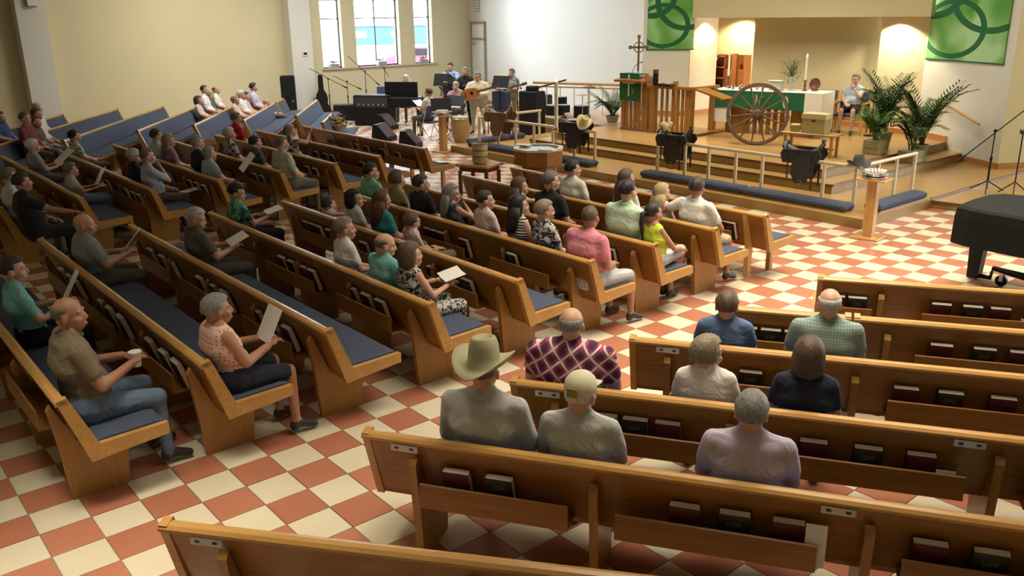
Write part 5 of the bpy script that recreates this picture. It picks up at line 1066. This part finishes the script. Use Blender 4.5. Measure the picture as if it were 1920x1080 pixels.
folding_chair('blue folding chair with metal frame below the middle window', (-19.6, 4.75, 0), R(-120)); folding_chair('blue folding chair seen from behind, right of the musicians', (-13.2, 5.6, 0), R(20))
folding_chair('blue folding chair between keyboard and singer', (-17.0, 5.7, 0), R(-120)); folding_chair('blue folding chair behind the one between keyboard and singer', (-17.4, 6.1, 0), R(-120)); folding_chair('blue chair under the white shirted musician', (-13.73, 2.45, 0), R(100)); folding_chair('chair under the musician in the flowered shirt', (-14.9, 4.17, 0), R(200)); folding_chair('chair under the woman at the keyboard', (-17.35, 4.12, 0), R(215))
def case(label, loc, w_, d_, h_, rz, mat=BLACKP, cat='case', name='instrument_case'):
    t = thing(name, label, cat, loc, rz); ob('case_body', M().cbox(-w_/2, w_/2, -d_/2, d_/2, 0, h_, .03), mat, t); ob('handle', M().tube([(-.08, -d_/2-.01, h_*.55), (-.06, -d_/2-.04, h_*.57), (.06, -d_/2-.04, h_*.57), (.08, -d_/2-.01, h_*.55)], .01), BLACK, t)
    for s in (-1, 1): ob('latch', M().box(s*w_*.3-.03, s*w_*.3+.03, -d_/2-.008, -d_/2, h_*.42, h_*.48), CHROME, t)
    return t
case('tall black instrument case standing against the left column', (-20.15, 1.75, 0), .42, .28, 1.35, R(60)); case('low black trunk lying open below the left window', (-19.0, 3.25, 0), 1.15, .45, .48, R(60))
gc = thing('guitar_case', 'black guitar case standing upright below the windows', 'case', (-20.35, 2.95, 0), R(60)); gp = [(0, .22), (.12, .27), (.30, .25), (.42, .17), (.55, .19), (.70, .16), (.85, .08), (1.2, .075), (1.3, .06)]
ob('case_body', M().prism([(-w2, z) for z, w2 in gp]+[(w2, z) for z, w2 in gp[::-1]], -.07, .07, 'y'), BLACKP, gc); ob('handle', M().tube([(-.21, -.02, .5), (-.26, -.02, .56), (-.21, -.02, .62)], .012), BLACK, gc)
sp = thing('speaker_cabinet', 'large black equipment cabinet in front of the keyboard', 'cabinet', (-17.45, 3.1, 0), R(35)); ob('cabinet_body', M().cbox(-.55, .55, -.25, .25, 0, .86, .02), BLACKP, sp); ob('control_panel', M().box(-.50, .50, -.26, -.25, .52, .82), plain('dark_grey_panel', (.05, .05, .055), .5), sp)
for k in range(6): ob('knob', M().lathe([(.025, 0), (.02, .02)], 10, mx=Matrix.Translation((-.38+k*.15, -.26, .60)) @ Matrix.Rotation(R(90), 4, 'X')), GREY, sp)
ky = thing('keyboard_instrument', 'black upright electric keyboard with white keys and music desk', 'keyboard', (-16.75, 3.55, 0), R(35))
ob('keyboard_body', M().cbox(-.62, .62, -.2, .22, .55, .80, .02), BLACKP, ky); ob('music_desk', M().box(-.50, .50, .05, .08, .80, 1.22), BLACKP, ky); ob('keys', M().box(-.55, .55, -.0+.1, .24, .80, .815), WHITE, ky)
for s in (-.55, .55): ob('leg', M().box(s-.03, s+.03, -.15, .18, 0, .55), BLACKP, ky)
music_stand('black music stand in front of the singer', (-15.9, 4.45, 0), 1.12, R(32), 65, False, w_=.62); music_stand('black music stand in front of the grey shirted young man', (-13.75, 4.75, 0), 1.14, R(20), 65, True); music_stand('low black music stand beside the white shirted musician', (-13.0, 2.3, 0), .78, R(60), 60, True); music_stand('low black music stand left of the flowered shirt', (-13.6, 3.1, 0), .78, R(20), 50, True)
def wedge(label, x, y, rz):
    t = thing('floor_monitor', label, 'speaker', (x, y, 0), rz, 'floor monitor speakers'); ob('cabinet_body', M().prism([(-.22, 0), (.24, 0), (.24, .10), (-.05, .42), (-.16, .42)], -.26, .26), BLACKP, t); ob('grille', M().box(-.23, .23, -.005, .005, .03, .40, mx=Matrix.Translation((0, .245, .10)) @ Matrix.Rotation(R(42), 4, 'X')), plain('speaker_grille', (.05, .035, .03), .7, .5, 60), t)
wedge('black floor monitor, farthest of the three on the tiles', -16.3, 2.75, R(-60)); wedge('black floor monitor, middle of the three on the tiles', -14.45, 1.5, R(-60)); wedge('black floor monitor, nearest of the three, behind the pew end', -12.95, 1.3, R(-50))
def guitar(label, M0, top):
    t = thing('guitar', label, 'guitar', (0, 0, 0)); t.matrix_world = M0; pts = []
    for k in range(28): a = 6.2832*k/28; r = .17+.035*math.cos(2*a)+.02*math.cos(a); pts.append((-r*1.25*math.cos(a), r*math.sin(a)))
    ob('guitar_body', M().prism(pts, -.05, .05, 'z'), top, t); ob('neck', M().box(.18, .62, -.025, .025, .03, .055), DARKW, t); ob('headstock', M().box(.62, .78, -.04, .04, .025, .045), DARKW, t); ob('sound_hole', M().lathe([(.045, .051), (.045, .053)], 16, (.04, 0, 0)), BLACK, t); ob('bridge', M().box(-.15, -.12, -.06, .06, .05, .06), DARKW, t)
def gm(px, py, pz, rz): return Matrix.Translation((px, py, pz)) @ Matrix.Rotation(R(rz), 4, 'Z') @ Matrix.Rotation(R(-15), 4, 'Y') @ Matrix.Rotation(R(80), 4, 'X')
guitar('acoustic guitar with an orange brown top held by the ivory jacketed man', gm(-13.5, 3.6, 1.08, 35), plain('orange_spruce', (.45, .16, .05), .3)); guitar('dark guitar held by the person in black', gm(-15.0, 4.3, 1.12, 25), BLACKP); guitar('tan guitar held by the grey shirted young man', gm(-14.3, 5.4, 1.02, 15), plain('tan_spruce', (.30, .20, .09), .4)); guitar('dark red guitar of the musician in the flowered shirt', gm(-14.75, 3.85, .82, 25), plain('wine_red_top', (.16, .03, .04), .3))
cg = thing('hand_drum', 'tall golden barrel hand drum on the tiles before the rail', 'drum', (-12.85, 2.75, 0)); ob('shell', M().lathe([(.17, 0), (.22, .22), (.24, .40), (.20, .60)], 20), plain('golden_staves', (.38, .26, .10), .4), cg); ob('skin', M().lathe([(.205, .60), (.205, .625), (.18, .63)], 20), PALEW, cg); ob('hoop', M().tube([(.21*math.cos(R(a)), .21*math.sin(R(a)), .58) for a in range(0, 361, 24)], .01, 6, cap=False), CHROME, cg)
dk = thing('drum_kit', 'dark drum kit with stands behind the right end of the rail', 'drums', (-12.4, 6.0, 0)); 
for x, y, r, z, h in ((-.5, 0, .26, .15, .5), (.2, -.35, .17, .55, .18), (-.15, -.1, .15, .70, .2), (.45, .05, .2, .35, .35)): ob('drum_shell', M().lathe([(r, z), (r, z+h)], 18, (x, y, 0)), BLACKP, dk); ob('drum_head', M().lathe([(r*.97, z+h), (r*.97, z+h+.012)], 18, (x, y, 0)), GREY, dk)
for x, y, h in ((.75, -.2, 1.0), (-.8, -.4, 1.1), (.3, .5, 1.15)): ob('cymbal_stand', M().tube([(x, y, 0), (x, y, h)], .012), CHROME, dk); ob('cymbal', M().lathe([(.19, h), (.03, h+.03)], 18, (x, y, 0)), BRASS, dk)
am2 = case('dark amplifier standing beside the grey shirted young man', (-13.9, 6.4, 0), .5, .35, .85, R(20), name='amplifier', cat='amplifier'); am3 = case('dark blue amplifier behind the rail between the guitarists', (-13.85, 4.9, 0), .42, .3, 1.05, R(20), plain('dark_blue_vinyl', (.03, .035, .09), .6), 'amplifier', 'amplifier')
cm_ = thing('camera_boom', 'black equipment rack with a long angled boom right of the musicians', 'boom', (-12.6, 4.9, 0), R(10)); ob('rack', M().cbox(-.28, .28, -.2, .2, 0, 1.12, .02), BLACKP, cm_); ob('boom_arm', M().tube([(.0, 0, 1.16), (.95, .2, 1.42)], .02), BLACK, cm_); ob('head', M().cbox(-.12, .15, -.1, .1, 1.12, 1.25, .02), BLACKP, cm_)
# window sill plants
for k, (y, lab) in enumerate(((3.95, 'left'), (5.75, 'middle'), (7.45, 'right'))):
    t = thing('sill_plant', 'small leafy plant in a grey planter on the %s window sill' % lab, 'plant', (WX-.06, y, ZS)); ob('planter', M().cbox(-.09, .09, -.16, .16, 0, .13, .01), GREY, t); mb = M(); rg = random.Random(k)
    for j in range(70):
        a = rg.random()*6.28; p = Vector((rg.uniform(-.06, .06), rg.uniform(-.15, .15), .12+rg.random()*.08)); q = p+Vector((.07*math.cos(a), .09*math.sin(a), rg.uniform(0, .08))); s_ = (q-p).cross(Vector((0, 0, 1))).normalized()*.02
        mb.add([p, (p+q)/2+s_, q, (p+q)/2-s_, (p+q)/2+Vector((0, 0, .01))], [(0, 1, 4), (1, 2, 4), (2, 3, 4), (3, 0, 4)])
    ob('foliage', mb, plain('dull_green_leaves', (.12, .16, .12), .6, .3), t)
# loose things on pews
bx = thing('plant_arrangement', 'basket with orange flowers and greenery on the short front pew', 'plant', (-13.55, -.25, .48), R(20)); ob('basket_body', M().lathe([(.14, 0), (.19, .16), (.17, .16)], 14), STRAW, bx); mb = M(); mg = M(); rg = random.Random(9)
for j in range(60): c = (rg.uniform(-.2, .2), rg.uniform(-.2, .2), rg.uniform(.14, .34)); (mb if j % 2 else mg).ell(c, (.035, .035, .03), 6)
ob('flowers', mb, plain('orange_petals', (.55, .30, .10), .8, .3), bx); ob('greenery', mg, LEAF, bx)
for k, (x, y, z, s, lab) in enumerate(((-8.22, -1.2, .49, .2, 'white papers lying on the end of the front far pew'), (-8.35, -1.28, .51, .16, 'second loose paper on the end of the front far pew'))): o = sheet((x, y, z), (0, 0, R(20+k*40)), s*1.4, s, lab, group='loose papers')
